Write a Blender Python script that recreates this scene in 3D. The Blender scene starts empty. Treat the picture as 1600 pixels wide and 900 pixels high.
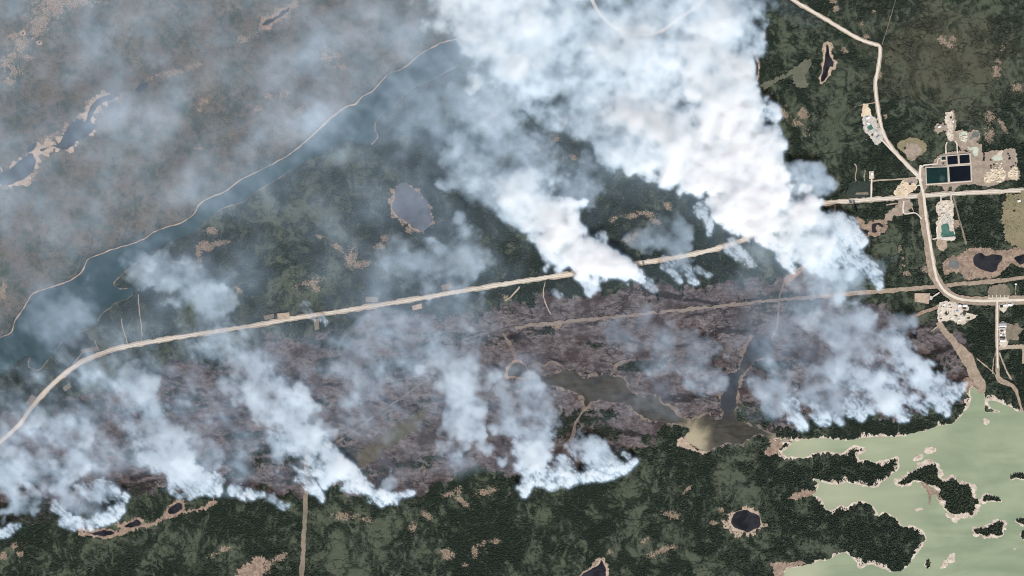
import bpy, math, random, time
import numpy as np
from mathutils import Vector
T0 = time.time()
S = bpy.context.scene
COL = S.collection
M = 4.0                                   # metres per photo pixel
def W(x, y): return ((x - 800.0) * M, (450.0 - y) * M)

# ------------------------------------------------------------------ camera, sky, sun, exposure
H = 40000.0
cam = bpy.data.cameras.new('camera'); cam_o = bpy.data.objects.new('camera', cam); COL.objects.link(cam_o)
cam_o.location = (0, 0, H); cam.sensor_width = 36; cam.lens = 36 * H / (1600 * M)
cam.clip_start = 100; cam.clip_end = 200000
S.camera = cam_o
SUN_EL, SUN_AZ = math.radians(47), math.radians(160)          # south-south-east, late morning
wd = bpy.data.worlds.new('World'); S.world = wd; wd.use_nodes = True
_nt = wd.node_tree; _sky = _nt.nodes.new('ShaderNodeTexSky'); _sky.sky_type = 'NISHITA'; _sky.sun_disc = False
_sky.sun_elevation = SUN_EL; _sky.sun_rotation = SUN_AZ
_nt.nodes['Background'].inputs[1].default_value = 0.10
_nt.links.new(_sky.outputs[0], _nt.nodes['Background'].inputs[0])
sun = bpy.data.lights.new('sun', 'SUN'); sun.energy = 5.0; sun.angle = math.radians(0.5); sun.color = (1, .965, .91)
sun_o = bpy.data.objects.new('sun', sun); COL.objects.link(sun_o)
sun_o.rotation_euler = Vector((math.sin(SUN_AZ) * math.cos(SUN_EL), math.cos(SUN_AZ) * math.cos(SUN_EL), math.sin(SUN_EL))).to_track_quat('Z', 'Y').to_euler()
S.view_settings.view_transform = 'Standard'; S.view_settings.look = 'None'
S.view_settings.exposure = 0.12; S.view_settings.gamma = 1.0
S.cycles.use_denoising = True
S.cycles.volume_bounces = 12; S.cycles.max_bounces = 14; S.cycles.diffuse_bounces = 2; S.cycles.glossy_bounces = 1
S.cycles.volume_step_rate = 2.5; S.cycles.filter_width = 1.1

# ------------------------------------------------------------------ helpers: noise, outlines, rasters
RNG = np.random.default_rng(11)
random.seed(5)
def fbm(nx, ny, cell, beta, seed, stretch=1.0, ang=0.0):
    """Spectral cloud noise, unit variance; 'cell' = largest feature in cells, stretched along ang."""
    r = np.random.default_rng(seed); f = np.fft.rfft2(r.standard_normal((ny, nx)))
    ky = np.fft.fftfreq(ny)[:, None] * cell; kx = np.fft.rfftfreq(nx)[None, :] * cell
    c, s = math.cos(ang), math.sin(ang)
    ka = (kx * c + ky * s) * stretch; kb = (-kx * s + ky * c)
    f *= (1.0 + ka * ka + kb * kb) ** (-beta / 2)
    a = np.fft.irfft2(f, (ny, nx)); a -= a.mean()
    return a / a.std()
def sstep(a, b, x):
    t = np.clip((x - a) / (b - a), 0, 1); return t * t * (3 - 2 * t)
def noise1(n, scale, seed):
    """closed 1-D fractal noise of n samples, unit-ish amplitude"""
    r = np.random.default_rng(seed); f = np.fft.rfft(r.standard_normal(n))
    k = np.fft.rfftfreq(n) * scale
    f *= (1 + k * k) ** -0.62; f[0] = 0
    a = np.fft.irfft(f, n); return a / (a.std() + 1e-9)
def spline(pts, closed, step=1.2):
    p = np.array(pts, float); n = len(p); out = []
    segs = n if closed else n - 1
    for i in range(segs):
        if closed: a, b, c, d = p[(i - 1) % n], p[i], p[(i + 1) % n], p[(i + 2) % n]
        else: a, b, c, d = p[max(i - 1, 0)], p[i], p[i + 1], p[min(i + 2, n - 1)]
        k = max(2, int(np.hypot(*(c - b)) / step))
        t = np.linspace(0, 1, k, endpoint=False)[:, None]
        out.append(.5 * ((2 * b) + (c - a) * t + (2 * a - 5 * b + 4 * c - d) * t ** 2 + (3 * b - a - 3 * c + d) * t ** 3))
    q = np.vstack(out)
    if not closed: q = np.vstack([q, p[-1:]])
    return q
def normals(q, closed):
    if closed: t = np.roll(q, -1, 0) - np.roll(q, 1, 0)
    else: t = np.gradient(q, axis=0)
    t = t / (np.hypot(t[:, 0], t[:, 1])[:, None] + 1e-9)
    return np.stack([t[:, 1], -t[:, 0]], 1)
def area(q): return .5 * np.sum(q[:, 0] * np.roll(q[:, 1], -1) - np.roll(q[:, 0], -1) * q[:, 1])
_seed = [100]
def nseed(): _seed[0] += 1; return _seed[0]
def outline(pts, rough=.9, step=1.2, scale=26):
    """smooth closed outline with a fractal edge; always clockwise on screen so normals point outwards"""
    q = spline(pts, True, step)
    if area(q) < 0: q = q[::-1].copy()
    if rough: q = q + normals(q, True) * (noise1(len(q), scale, nseed()) * rough)[:, None]
    return q
# photo-pixel raster with a margin, used to keep trees off water, roads and yards
RX0, RY0, RW, RH = -80, -80, 1760, 1060
def raster_win(q, pad=6):
    """boolean inside-mask of an outline on its own window of the photo raster: (rows, cols, mask)"""
    c0 = int(max(0, math.floor(q[:, 0].min()) - RX0 - pad)); c1 = int(min(RW, math.ceil(q[:, 0].max()) - RX0 + pad))
    r0_ = int(max(0, math.floor(q[:, 1].min()) - RY0 - pad)); r1_ = int(min(RH, math.ceil(q[:, 1].max()) - RY0 + pad))
    h, w = max(1, r1_ - r0_), max(1, c1 - c0)
    tog = np.zeros((h, w + 1), np.int32)
    x = q[:, 0] - RX0 - c0; y = q[:, 1] - RY0 - r0_
    for a, b, c, d in zip(x, y, np.roll(x, -1), np.roll(y, -1)):
        if b == d: continue
        if b > d: a, b, c, d = c, d, a, b
        i0, i1 = max(0, math.ceil(b - .5)), min(h - 1, math.ceil(d - .5) - 1)
        if i1 < i0: continue
        rr = np.arange(i0, i1 + 1)
        xx = np.clip(np.ceil(a + (rr + .5 - b) / (d - b) * (c - a) - .5), 0, w).astype(int)
        np.add.at(tog, (rr, xx), 1)
    return np.s_[r0_:r0_ + h, c0:c0 + w], (np.cumsum(tog, 1)[:, :w] & 1).astype(bool)
def raster(q):
    m = np.zeros((RH, RW), bool); s_, k = raster_win(q); m[s_] = k; return m
def block(q, n=0, thr=.2):
    s_, k = raster_win(q, 6 + 3 * n); NOTREE[s_] |= (blur(k, n) > thr) if n else k
def blur(a, n):
    a = a.astype(float)
    for _ in range(3):
        for ax in (0, 1):
            p = np.concatenate([np.repeat(np.take(a, [0], ax), n, ax), a, np.repeat(np.take(a, [-1], ax), n, ax)], ax)
            c = np.cumsum(np.concatenate([np.zeros_like(np.take(p, [0], ax)), p], ax), ax)
            L = a.shape[ax]
            a = (np.take(c, np.arange(2 * n + 1, 2 * n + 1 + L), ax) - np.take(c, np.arange(0, L), ax)) / (2 * n + 1)
    return a
NOTREE = np.zeros((RH, RW), bool)
WATER = np.zeros((RH, RW), bool)
_ry, _rx = np.mgrid[0:RH, 0:RW]; _px = _rx + RX0 + .5; _py = _ry + RY0 + .5
def no_trees_line(q, w):
    w = np.broadcast_to(np.asarray(w, float), (len(q),))
    for (x, y), ww in zip(q, w):
        r = ww / 2
        a, b = int(x - r - RX0), int(x + r - RX0) + 2; c, d = int(y - r - RY0), int(y + r - RY0) + 2
        a, c = max(a, 0), max(c, 0)
        if a >= RW or c >= RH or b < 0 or d < 0: continue
        NOTREE[c:d, a:b] |= (_px[c:d, a:b] - x) ** 2 + (_py[c:d, a:b] - y) ** 2 < r * r

# ------------------------------------------------------------------ helpers: objects and materials
def tag(o, label=None, cat=None, group=None, kind=None):
    if label: o['label'] = label
    if cat: o['category'] = cat
    if group: o['group'] = group
    if kind: o['kind'] = kind
    return o
def link(name, me, mat=None, parent=None):
    o = bpy.data.objects.new(name, me); COL.objects.link(o)
    if mat is not None and me is not None: me.materials.append(mat)
    if parent is not None: o.parent = parent
    return o
def empty(name, loc=(0, 0, 0)):
    o = bpy.data.objects.new(name, None); COL.objects.link(o); o.location = loc; o.empty_display_size = 5; return o
def mesh(name, verts, faces):
    me = bpy.data.meshes.new(name); me.from_pydata([tuple(v) for v in verts], [], faces); me.validate(); me.update(); return me
def poly(name, q, z, mat, parent=None, org=(0, 0)):
    v = [(W(x, y)[0] - org[0], W(x, y)[1] - org[1], z) for x, y in q[::-1]]
    return link(name, mesh(name, v, [tuple(range(len(v)))]), mat, parent)
def strip(name, qa, qb, za, zb, mat, closed, parent=None, org=(0, 0)):
    n = len(qa)
    v = [(W(x, y)[0] - org[0], W(x, y)[1] - org[1], za) for x, y in qa] + [(W(x, y)[0] - org[0], W(x, y)[1] - org[1], zb) for x, y in qb]
    f = [(i, (i + 1) % n, n + (i + 1) % n, n + i) for i in range(n if closed else n - 1)]
    return link(name, mesh(name, v, f), mat, parent)
def ribbon(name, pts, width, z, mat, rough=.25, keep_clear=2.0, parent=None, sm=True, crown=.15):
    q = spline(pts, False, 1.5) if sm else np.array(pts, float)
    n = len(q); nn = normals(q, False)
    w = np.interp(np.linspace(0, 1, n), np.linspace(0, 1, len(width)), width) if hasattr(width, '__len__') else np.full(n, float(width))
    a = q + nn * (w / 2 + noise1(n, 18, nseed()) * rough)[:, None]
    b = q - nn * (w / 2 + noise1(n, 18, nseed()) * rough)[:, None]
    v = []; f = []
    for i in range(n):
        v += [(*W(*a[i]), z), (*W(*q[i]), z + crown), (*W(*b[i]), z)]
    for i in range(n - 1):
        k = 3 * i; f += [(k, k + 3, k + 4, k + 1), (k + 1, k + 4, k + 5, k + 2)]
    me = mesh(name, v, f)
    if keep_clear is not None: no_trees_line(q, w + keep_clear)
    me.polygons.foreach_set('use_smooth', [True] * len(me.polygons))
    if me.polygons and me.polygons[0].normal.z < 0: me.flip_normals()
    return link(name, me, mat, parent)

class NT:
    """tiny node-tree writer"""
    def __init__(s, t): s.t = t; s.N = t.nodes; s.L = t.links
    def n(s, typ, ins=None, **kw):
        q = s.N.new(typ)
        for k, v in kw.items(): setattr(q, k, v)
        for k, v in (ins or {}).items():
            i = q.inputs[k]
            if hasattr(v, 'is_output'): s.L.new(v, i)
            else: i.default_value = v
        return q
    def m(s, op, a, b=0.0, c=0.0, clamp=False):
        return s.n('ShaderNodeMath', {0: a, 1: b, 2: c}, operation=op, use_clamp=clamp).outputs[0]
    def mix(s, f, a, b):
        q = s.n('ShaderNodeMix', data_type='RGBA')
        for i, v in ((0, f), (6, a), (7, b)):
            if hasattr(v, 'is_output'): s.L.new(v, q.inputs[i])
            else: q.inputs[i].default_value = v if i == 0 else (*v, 1)
        return q.outputs[2]
    def step(s, x, a, b):
        return s.n('ShaderNodeMapRange', {'Value': x, 'From Min': a, 'From Max': b}, interpolation_type='SMOOTHSTEP').outputs[0]
    def noise(s, vec, scale, detail=4, rough=.55, dist=0.0):
        return s.n('ShaderNodeTexNoise', {'Vector': vec, 'Scale': scale, 'Detail': detail, 'Roughness': rough, 'Distortion': dist}).outputs['Fac']
    def pos(s, scale=(1, 1, 1), rot=0.0):
        g = s.n('ShaderNodeNewGeometry').outputs['Position']
        if scale == (1, 1, 1) and rot == 0: return g
        return s.n('ShaderNodeMapping', {'Vector': g, 'Rotation': (0, 0, rot), 'Scale': scale}).outputs[0]
    def attr(s, name): return s.n('ShaderNodeAttribute', attribute_name=name).outputs['Fac']
def new_mat(name):
    m = bpy.data.materials.new(name); m.use_nodes = True
    b = m.node_tree.nodes['Principled BSDF']; b.inputs['Roughness'].default_value = .95; b.inputs['Specular IOR Level'].default_value = .1
    return m, NT(m.node_tree), b
def bump(t, b, h, strength, dist):
    t.L.new(t.n('ShaderNodeBump', {'Height': h, 'Strength': strength, 'Distance': dist}).outputs[0], b.inputs['Normal'])
def patchy(name, c1, c2, c3=None, big=.02, fine=.15, contrast=(.35, .65), spots=(.62, .72), rough=.95, bmp=.6, bdist=2.0):
    """bare-ground material: two mottled tones at 'big', a third tone in specks at 'fine' (per metre)"""
    m, t, b = new_mat(name); p = t.pos()
    n1 = t.noise(p, big, 5, .62); n2 = t.noise(p, fine, 4, .65)
    c = t.mix(t.step(t.m('ADD', t.m('MULTIPLY', n1, .6), t.m('MULTIPLY', n2, .4)), *contrast), c1, c2)
    if c3 is not None: c = t.mix(t.step(t.noise(t.pos((1, 1, 1), 1.0), fine * .8, 5, .7), *spots), c, c3)
    t.L.new(c, b.inputs['Base Color']); b.inputs['Roughness'].default_value = rough
    if bmp: bump(t, b, n2, bmp, bdist)
    return m
def water_mat(name, c1, c2, big=.003, silt=(), silt_col=(.4, .36, .25), streak=0.0, rough=.25, wind=.6):
    m, t, b = new_mat(name); p = t.pos()
    n = t.noise(p, big, 5, .55, 1.2)
    ns = t.noise(t.pos((.22, 1, 1), wind), big * 6, 4, .55, .6)
    f = t.m('ADD', t.m('MULTIPLY', n, 1 - streak), t.m('MULTIPLY', ns, streak))
    c = t.mix(t.step(f, .36, .64), c1, c2)
    for (x, y, r, k, *sc) in silt:
        wx, wy = W(x, y)
        d = t.n('ShaderNodeVectorMath', {0: p, 1: (wx, wy, 0)}, operation='DISTANCE').outputs['Value']
        d = t.m('ADD', d, t.m('MULTIPLY', t.m('SUBTRACT', n, .5), r * M * 1.3))
        c = t.mix(t.m('MULTIPLY', t.step(d, r * M, r * M * .1), k), c, sc[0] if sc else silt_col)
    t.L.new(c, b.inputs['Base Color']); b.inputs['Roughness'].default_value = rough; b.inputs['Specular IOR Level'].default_value = .22
    bump(t, b, t.noise(t.pos((.5, 1, 1), wind), .12, 3, .6), .05, 1.0)
    return m

# bare soil, sand, gravel
MAT_SHORE = patchy('shore_sand', (.25, .185, .135), (.44, .345, .26), (.16, .12, .09), big=.03, fine=.11, spots=(.57, .7))
MAT_ROCK = patchy('pale_shore_rock', (.32, .245, .19), (.60, .53, .44), (.20, .15, .12), big=.03, fine=.11)
MAT_PEAT = patchy('pink_peat_shore', (.15, .108, .08), (.34, .25, .188), (.10, .078, .058), big=.03, fine=.10, spots=(.54, .66))
MAT_BURNSHORE = patchy('scorched_shore', (.105, .084, .072), (.20, .163, .137), (.05, .04, .036), big=.02, fine=.09)
MAT_VERGE = patchy('road_verge_gravel', (.25, .21, .16), (.40, .34, .265), (.17, .145, .11), big=.02, fine=.12)
MAT_ROAD = patchy('pale_road_surface', (.50, .44, .36), (.61, .545, .455), (.42, .36, .29), big=.03, fine=.2, bmp=.2)
MAT_ASPHALT = patchy('worn_asphalt', (.36, .315, .265), (.44, .39, .32), (.30, .26, .22), big=.03, fine=.2, bmp=.2)
MAT_TRACK = patchy('dirt_track', (.28, .225, .17), (.37, .30, .23), (.15, .13, .095), big=.02, fine=.1)
MAT_CUT = patchy('cutline_scrub', (.135, .115, .083), (.22, .18, .135), (.07, .07, .045), big=.015, fine=.1)
MAT_GUARD = patchy('scraped_fireguard', (.22, .17, .125), (.335, .265, .20), (.15, .12, .09), big=.03, fine=.12, spots=(.56, .7))
MAT_YARD = patchy('pink_gravel_yard', (.215, .168, .130), (.32, .26, .205), (.46, .39, .31), big=.03, fine=.1, spots=(.58, .7))
MAT_PALE = patchy('crushed_limestone', (.40, .335, .265), (.60, .53, .435), (.22, .185, .145), big=.04, fine=.12, spots=(.55, .66))
MAT_CREAM = patchy('cream_sand', (.42, .32, .215), (.64, .53, .385), (.30, .23, .165), big=.02, fine=.1)
MAT_LIME = patchy('grey_quarry_floor', (.31, .285, .25), (.54, .50, .435), (.20, .19, .17), big=.05, fine=.12, spots=(.56, .66))
MAT_GREENPIT = patchy('green_rubble', (.36, .40, .32), (.48, .50, .40), (.24, .28, .22), big=.03, fine=.1)
MAT_BERM = patchy('lagoon_berm_gravel', (.40, .34, .28), (.48, .41, .34), None, big=.03, fine=.2)
MAT_MEADOW = patchy('dry_meadow', (.16, .145, .085), (.23, .19, .12), (.30, .22, .16), big=.01, fine=.08)
MAT_MEADOW2 = patchy('dark_grass', (.035, .045, .028), (.06, .07, .042), (.11, .10, .07), big=.03, fine=.12)
# water
MAT_BIGLAKE = water_mat('silty_green_water', (.182, .222, .140), (.262, .296, .190), big=.0016, streak=.45, wind=-.7,
                        silt=((1262, 702, 55, .55), (1310, 770, 70, .55), (1250, 905, 60, .9), (1420, 690, 90, .30), (1400, 790, 70, .35), (1360, 700, 40, .3)), silt_col=(.345, .345, .235))
MAT_BROWNLAKE = water_mat('brown_silt_water', (.030, .028, .023), (.062, .056, .045), big=.006, streak=.5, wind=.55,
                          silt=((1188, 540, 44, .95, (.034, .042, .055)), (1150, 595, 44, .9, (.036, .044, .056)), (1138, 630, 34, .7, (.036, .040, .048)), (1078, 690, 46, .95), (1215, 688, 22, .6)), silt_col=(.33, .285, .19))
MAT_DARKLAKE = water_mat('dark_peat_water', (.008, .008, .010), (.024, .023, .027), big=.01, rough=.3)
MAT_ARM = water_mat('blue_green_inlet_water', (.014, .034, .040), (.022, .046, .050), big=.003, streak=.3, wind=.5)
MAT_GREYPOND = water_mat('grey_shallow_water', (.12, .125, .115), (.17, .175, .16), big=.012)
MAT_LAGOON_BLUE = water_mat('lagoon_blue_water', (.0035, .005, .008), (.006, .008, .012), big=.01)
MAT_LAGOON_GREEN = water_mat('lagoon_green_water', (.005, .019, .017), (.009, .026, .023), big=.02,
                             silt=((1472, 279, 7, .45),), silt_col=(.08, .12, .11))
MAT_QUARRYWATER = water_mat('turquoise_quarry_water', (.045, .115, .088), (.07, .15, .118), big=.02)

# ------------------------------------------------------------------ lakes with their shores
_zi = [0]
def lake(name, pts, wmat, smat=None, shore=(1.0, 2.5), rough=.9, label=None, slabel=None, step=1.2, scale=26, zw=.6):
    """water sheet + sloping shore ring whose width wanders between shore[0] and shore[1] pixels"""
    q = outline(pts, rough, step, scale); n = len(q); nn = normals(q, True)
    _zi[0] += 1; z = zw + .02 * _zi[0]
    s_, r = raster_win(q); WATER[s_] |= r
    if smat is not None:
        w = shore[0] + (shore[1] - shore[0]) * np.clip(.42 + .55 * noise1(n, 60, nseed()) + .42 * noise1(n, 9, nseed()), 0, 1.9)
        w = np.maximum(w, -1.1)
        out = q + nn * w[:, None]
        block(q, max(1, int(round((max(shore[0], 0) + shore[1]) / 5))), .12)
        o = strip('shore', out, q - nn * 1.2, .25, z + .5, smat, True)
        tag(o, slabel or 'bare shore ringing ' + (label or name), kind='structure')
    else: block(q)
    return tag(poly(name, q, z, wmat), label, kind='structure')

BIGLAKE = [(1208,686),(1222,686),(1240,688),(1265,686),(1290,684),(1310,686),(1335,686),(1350,683),(1370,681),(1400,681),(1425,677),(1450,671),(1465,665),(1485,661),(1498,653),
 (1505,643),(1512,633),(1516,622),(1514,609),(1518,604),(1526,607),(1535,612),(1540,620),(1539,632),(1540,643),(1550,644),(1561,644),(1552,640),(1545,635),(1543,628),(1550,625),(1562,628),(1575,634),(1590,641),(1610,646),
 (1700,680),(1900,700),(1960,820),(1940,1000),(1700,1060),(1400,1040),(1260,1000),(1215,930),(1217,897),(1226,893),(1231,886),(1245,884),(1262,883),(1277,876),(1292,875),(1300,871),(1308,865),(1320,862),(1330,868),(1338,877),(1342,886),(1355,881),(1372,883),(1385,889),(1398,893),
 (1409,891),(1417,884),(1421,878),(1432,866),(1443,852),(1447,842),(1443,832),(1437,826),(1425,822),(1410,823),(1402,813),(1395,808),(1380,801),(1372,806),(1367,796),(1362,790),(1352,785),(1336,785),(1323,793),(1313,788),(1303,795),(1290,796),(1287,787),(1282,779),(1268,774),
 (1274,766),(1278,757),(1270,748),(1279,750),(1290,754),(1310,758),(1320,753),(1335,755),(1345,758),(1370,760),(1378,752),(1390,743),(1402,734),(1404,722),(1401,714),(1390,717),(1376,720),(1366,722),(1352,718),(1343,720),(1340,711),(1352,704),(1345,699),(1334,698),(1325,704),(1318,709),(1305,709),(1290,706),(1272,710),(1256,717),(1240,715),(1228,714),(1221,706),(1229,700),(1236,693),(1224,690)]
lake('lake_water', BIGLAKE, MAT_BIGLAKE, MAT_ROCK, (-.6, 4.2), .8, 'broad silty green lake south of the burn', 'thin pale rocky shoreline of the green lake')
BROWN = [(786,603),(800,606),(815,600),(830,592),(845,586),(858,588),(872,583),(882,580),(892,578),(903,582),(912,590),(930,587),(950,586),(968,588),(978,596),(982,606),(992,614),(1003,619),(1020,618),(1030,622),(1035,630),(1048,636),(1056,646),(1066,652),(1080,654),(1095,650),(1105,646),(1114,650),(1120,658),
 (1127,654),(1130,645),(1124,634),(1126,622),(1131,610),(1134,597),(1141,584),(1152,576),(1158,563),(1165,547),(1173,531),(1186,521),(1200,526),(1210,538),(1208,550),(1199,558),(1182,564),(1172,575),(1161,587),(1155,598),(1152,616),(1152,633),(1148,645),(1155,655),(1170,662),(1190,670),(1206,678),(1222,684),(1236,690),(1216,690),(1202,685),(1190,680),(1180,680),(1170,688),(1160,695),(1145,693),(1125,697),(1110,703),(1098,703),(1085,700),(1073,690),(1070,682),(1078,674),(1074,668),(1060,664),(1040,660),(1015,657),(1000,650),(988,642),(985,633),(977,628),(955,630),(938,625),(925,630),(917,637),(912,632),(911,622),(900,614),(880,608),(860,603),(840,601),(825,605),(810,611),(796,612)]
lake('lake_water', BROWN, MAT_BROWNLAKE, MAT_BURNSHORE, (-.8, 3.0), .9, 'long brown silted lake winding through the burned ground', 'scorched shoreline of the long brown lake', zw=.75)
lake('pond_water', [(792,588),(796,573),(804,566),(815,566),(824,577),(828,590),(815,591),(800,589)], MAT_BROWNLAKE, MAT_PEAT, (1, 4), .6, 'murky pond at the west tip of the brown lake')
lake('pond_water', [(1142,812),(1146,803),(1152,797),(1165,796),(1178,801),(1188,806),(1189,815),(1187,825),(1177,830),(1169,834),(1160,829),(1150,826),(1143,821)], MAT_DARKLAKE, MAT_SHORE, (0, 8), .6, 'dark round tarn ringed by wide tan sand')
lake('pond_water', [(1132,821),(1134,819),(1136,822),(1134,825),(1131,824)], MAT_DARKLAKE, MAT_SHORE, (1, 2.5), .3, 'tiny dark pool joined to the tan-ringed tarn')
lake('pond_water', [(898,912),(908,898),(920,889),(934,882),(938,874),(943,878),(948,890),(946,905),(930,918),(910,920)], MAT_DARKLAKE, MAT_SHORE, (.8, 5), .5, 'dark pond with tan rim below the central front')
lake('pond_water', [(1291,67),(1296,74),(1299,87),(1304,98),(1302,106),(1297,106),(1293,119),(1287,128),(1282,127),(1284,112),(1287,98),(1289,82)], MAT_DARKLAKE, MAT_SHORE, (.8, 4.5), .5, 'narrow dark pond beside the northern gravel road')
lake('pond_water', [(1172,78),(1180,84),(1186,104),(1183,124),(1177,130),(1171,115),(1169,95)], MAT_DARKLAKE, MAT_PEAT, (.5, 2), .5, 'reddish dark pond at the edge of the great plume')
PEATPAD = [(1473,412),(1480,405),(1491,403),(1500,397),(1514,390),(1525,388),(1545,388),(1560,392),(1580,389),(1610,381),(1612,424),(1592,413),(1580,411),(1567,424),(1551,431),(1530,435),(1511,438),(1503,428),(1490,424),(1476,428)]
lake('pond_water', [(1520,400),(1525,395),(1533,393),(1541,399),(1550,396),(1560,397),(1567,400),(1566,407),(1560,414),(1558,422),(1550,427),(1540,424),(1530,420),(1522,415),(1519,408)], MAT_DARKLAKE, MAT_PEAT, (3, 7), .5, 'heart-shaped black pond in pink peat beside the cutline', zw=1.2)
lake('pond_water', [(1480,413),(1484,407),(1494,405),(1499,409),(1498,421),(1489,421),(1482,418)], MAT_GREYPOND, MAT_PEAT, (3, 6), .4, 'shallow grey pool west of the heart-shaped pond', zw=1.2)
lake('pond_water', [(1583,404),(1590,399),(1602,396),(1625,394),(1625,412),(1604,412),(1594,415),(1588,410)], MAT_DARKLAKE, MAT_PEAT, (3, 6), .4, 'black pool east of the heart-shaped pond', zw=1.2)
lake('pond_water', [(1506,430),(1512,431),(1514,434),(1508,435)], MAT_GREYPOND, MAT_PEAT, (1, 3), .3, 'small grey puddle south of the pink peat flat', zw=1.2)
lake('pond_water', [(1325,358),(1330,350),(1337,347),(1343,352),(1347,357),(1356,359),(1358,363),(1350,368),(1343,368),(1338,376),(1330,372),(1326,366)], MAT_DARKLAKE, MAT_PEAT, (1, 4), .5, 'purple-black pond half under the eastern smoke')
lake('pond_water', [(1361,351),(1367,347),(1375,347),(1381,352),(1380,357),(1372,352),(1369,356),(1372,362),(1368,365),(1362,362)], MAT_DARKLAKE, MAT_PEAT, (1.2, 3.5), .4, 'hook-shaped dark pond south of the highway')
lake('pond_water', [(611,324),(614,306),(621,292),(632,286),(645,292),(658,302),(667,315),(672,332),(675,346),(667,360),(657,364),(646,355),(633,346),(619,337)], water_mat('lavender_shallow_water', (.062, .066, .082), (.09, .094, .112), big=.012), MAT_PEAT, (-1, 5), 1.4, 'rounded hazy lake north of the highway')
lake('pond_water', [(-6,276),(0,268),(15,262),(35,248),(50,238),(57,250),(55,262),(45,275),(30,284),(12,291),(-6,287)], MAT_DARKLAKE, MAT_SHORE, (-.5, 6), .8, 'westernmost hazy lake of the sandy chain')
lake('pond_water', [(137,176),(144,162),(154,152),(170,147),(183,145),(185,152),(175,156),(165,160),(152,169),(147,178),(144,189),(149,194),(147,203),(136,212),(121,221),(118,228),(100,234),(90,233),(82,230),(66,236),(64,233),(80,226),(90,222),(96,213),(105,200),(115,190),(125,186),(134,188)], MAT_DARKLAKE, MAT_SHORE, (-1.2, 6), .8, 'winding hazy lake in the middle of the sandy chain')
lake('pond_water', [(42,232),(50,225),(56,226),(55,232),(47,236)], MAT_DARKLAKE, None, label='small dark pool above the westernmost hazy lake')
lake('pond_water', [(212,141),(222,131),(231,128),(231,136),(222,143)], MAT_DARKLAKE, None, label='small pool east of the curved hazy pond')
lake('pond_water', [(408,38),(416,30),(426,27),(437,20),(452,11),(454,15),(444,25),(430,33),(415,40)], MAT_DARKLAKE, MAT_PEAT, (1, 5), .8, 'broken pools along the northern tan corridor')
lake('pond_water', [(33,51),(37,48),(38,53),(34,55)], MAT_DARKLAKE, MAT_SHORE, (1, 2.5), .3, 'tiny pool under the big sand flat')
lake('pond_water', [(58,66),(63,63),(64,67),(60,69)], MAT_DARKLAKE, MAT_SHORE, (.5, 2), .3, 'tiny pool east of the big sand flat')
for k, (pp, lb) in enumerate(((((262,800),(268,790),(277,784),(286,789),(285,797),(275,803),(266,804)), 'dark pool at the kink of the tan southwest strip'),
    (((192,822),(203,815),(214,812),(222,818),(216,823),(203,826)), 'dark pool midway along the tan southwest strip'),
    (((138,833),(152,829),(165,828),(181,831),(172,838),(152,838)), 'dark pool at the west end of the tan southwest strip'))):
    lake('pond_water', pp, MAT_DARKLAKE, MAT_PEAT, (1, 4), .7, lb)
INLET = [(-70,600),(-50,545),(0,528),(18,520),(24,502),(38,482),(50,461),(60,456),(78,450),(105,441),(126,428),(134,412),(140,404),(160,397),(175,391),(205,382),(225,374),(242,363),(262,355),(285,348),(304,334),(312,320),(330,309),(352,300),(372,285),(392,274),(430,255),(455,240),(480,220),(510,192),(540,168),(556,163),(566,152),(582,143),(596,128),(608,116),(625,110),(640,100),(660,84),(690,68),(720,60),(752,48),(790,40),
 (780,62),(750,82),(720,100),(690,116),(670,127),(650,134),(636,146),(622,158),(614,170),(598,178),(588,188),(586,200),(590,214),(580,226),(562,224),(548,220),(530,226),(505,238),(480,250),(452,268),(425,285),(398,301),(380,315),(352,324),(335,333),(318,350),(300,364),(282,370),(262,380),(246,388),(228,400),(212,412),(196,424),(184,435),(178,444),(188,451),(204,450),(207,460),(198,468),(184,472),(170,482),(158,492),(152,506),(140,512),(118,522),(98,534),(84,550),(72,566),(62,578),(50,576),(44,570),(47,558),(38,556),(24,566),(10,578),(-4,592),(-40,620)]
lake('inlet_water', INLET, MAT_ARM, None, rough=1.0, label='long blue-green inlet under the drifting smoke')
tag(ribbon('shore', [(x - .6, y - .6) for x, y in INLET[2:41]], [1.3, 2.0, 1.2, 1.8, 1.3, 2.2, 1.2, 1.6], 1.3, MAT_SHORE, rough=.35), 'thin pale north shore of the long inlet', kind='structure')
for _i, (_a, _b, _w, _l) in enumerate(((44, 52, 1.0, 'pale bank at the head of the long inlet'), (52, 57, 1.8, 'sandy bulge of the inlet south bank'), (62, 68, 1.1, 'thin bank midway along the inlet south side'), (72, 80, 1.3, 'hooked sandbar of the inlet south bank'), (80, 88, .9, 'faint bank of the inlet bay'), (88, 95, 1.4, 'tan cove bank near the western highway bend'))):
    tag(ribbon('shore', INLET[_a:_b], _w * .75, 1.35 + .03 * _i, MAT_CUT, rough=.5), _l, kind='structure')

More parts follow.
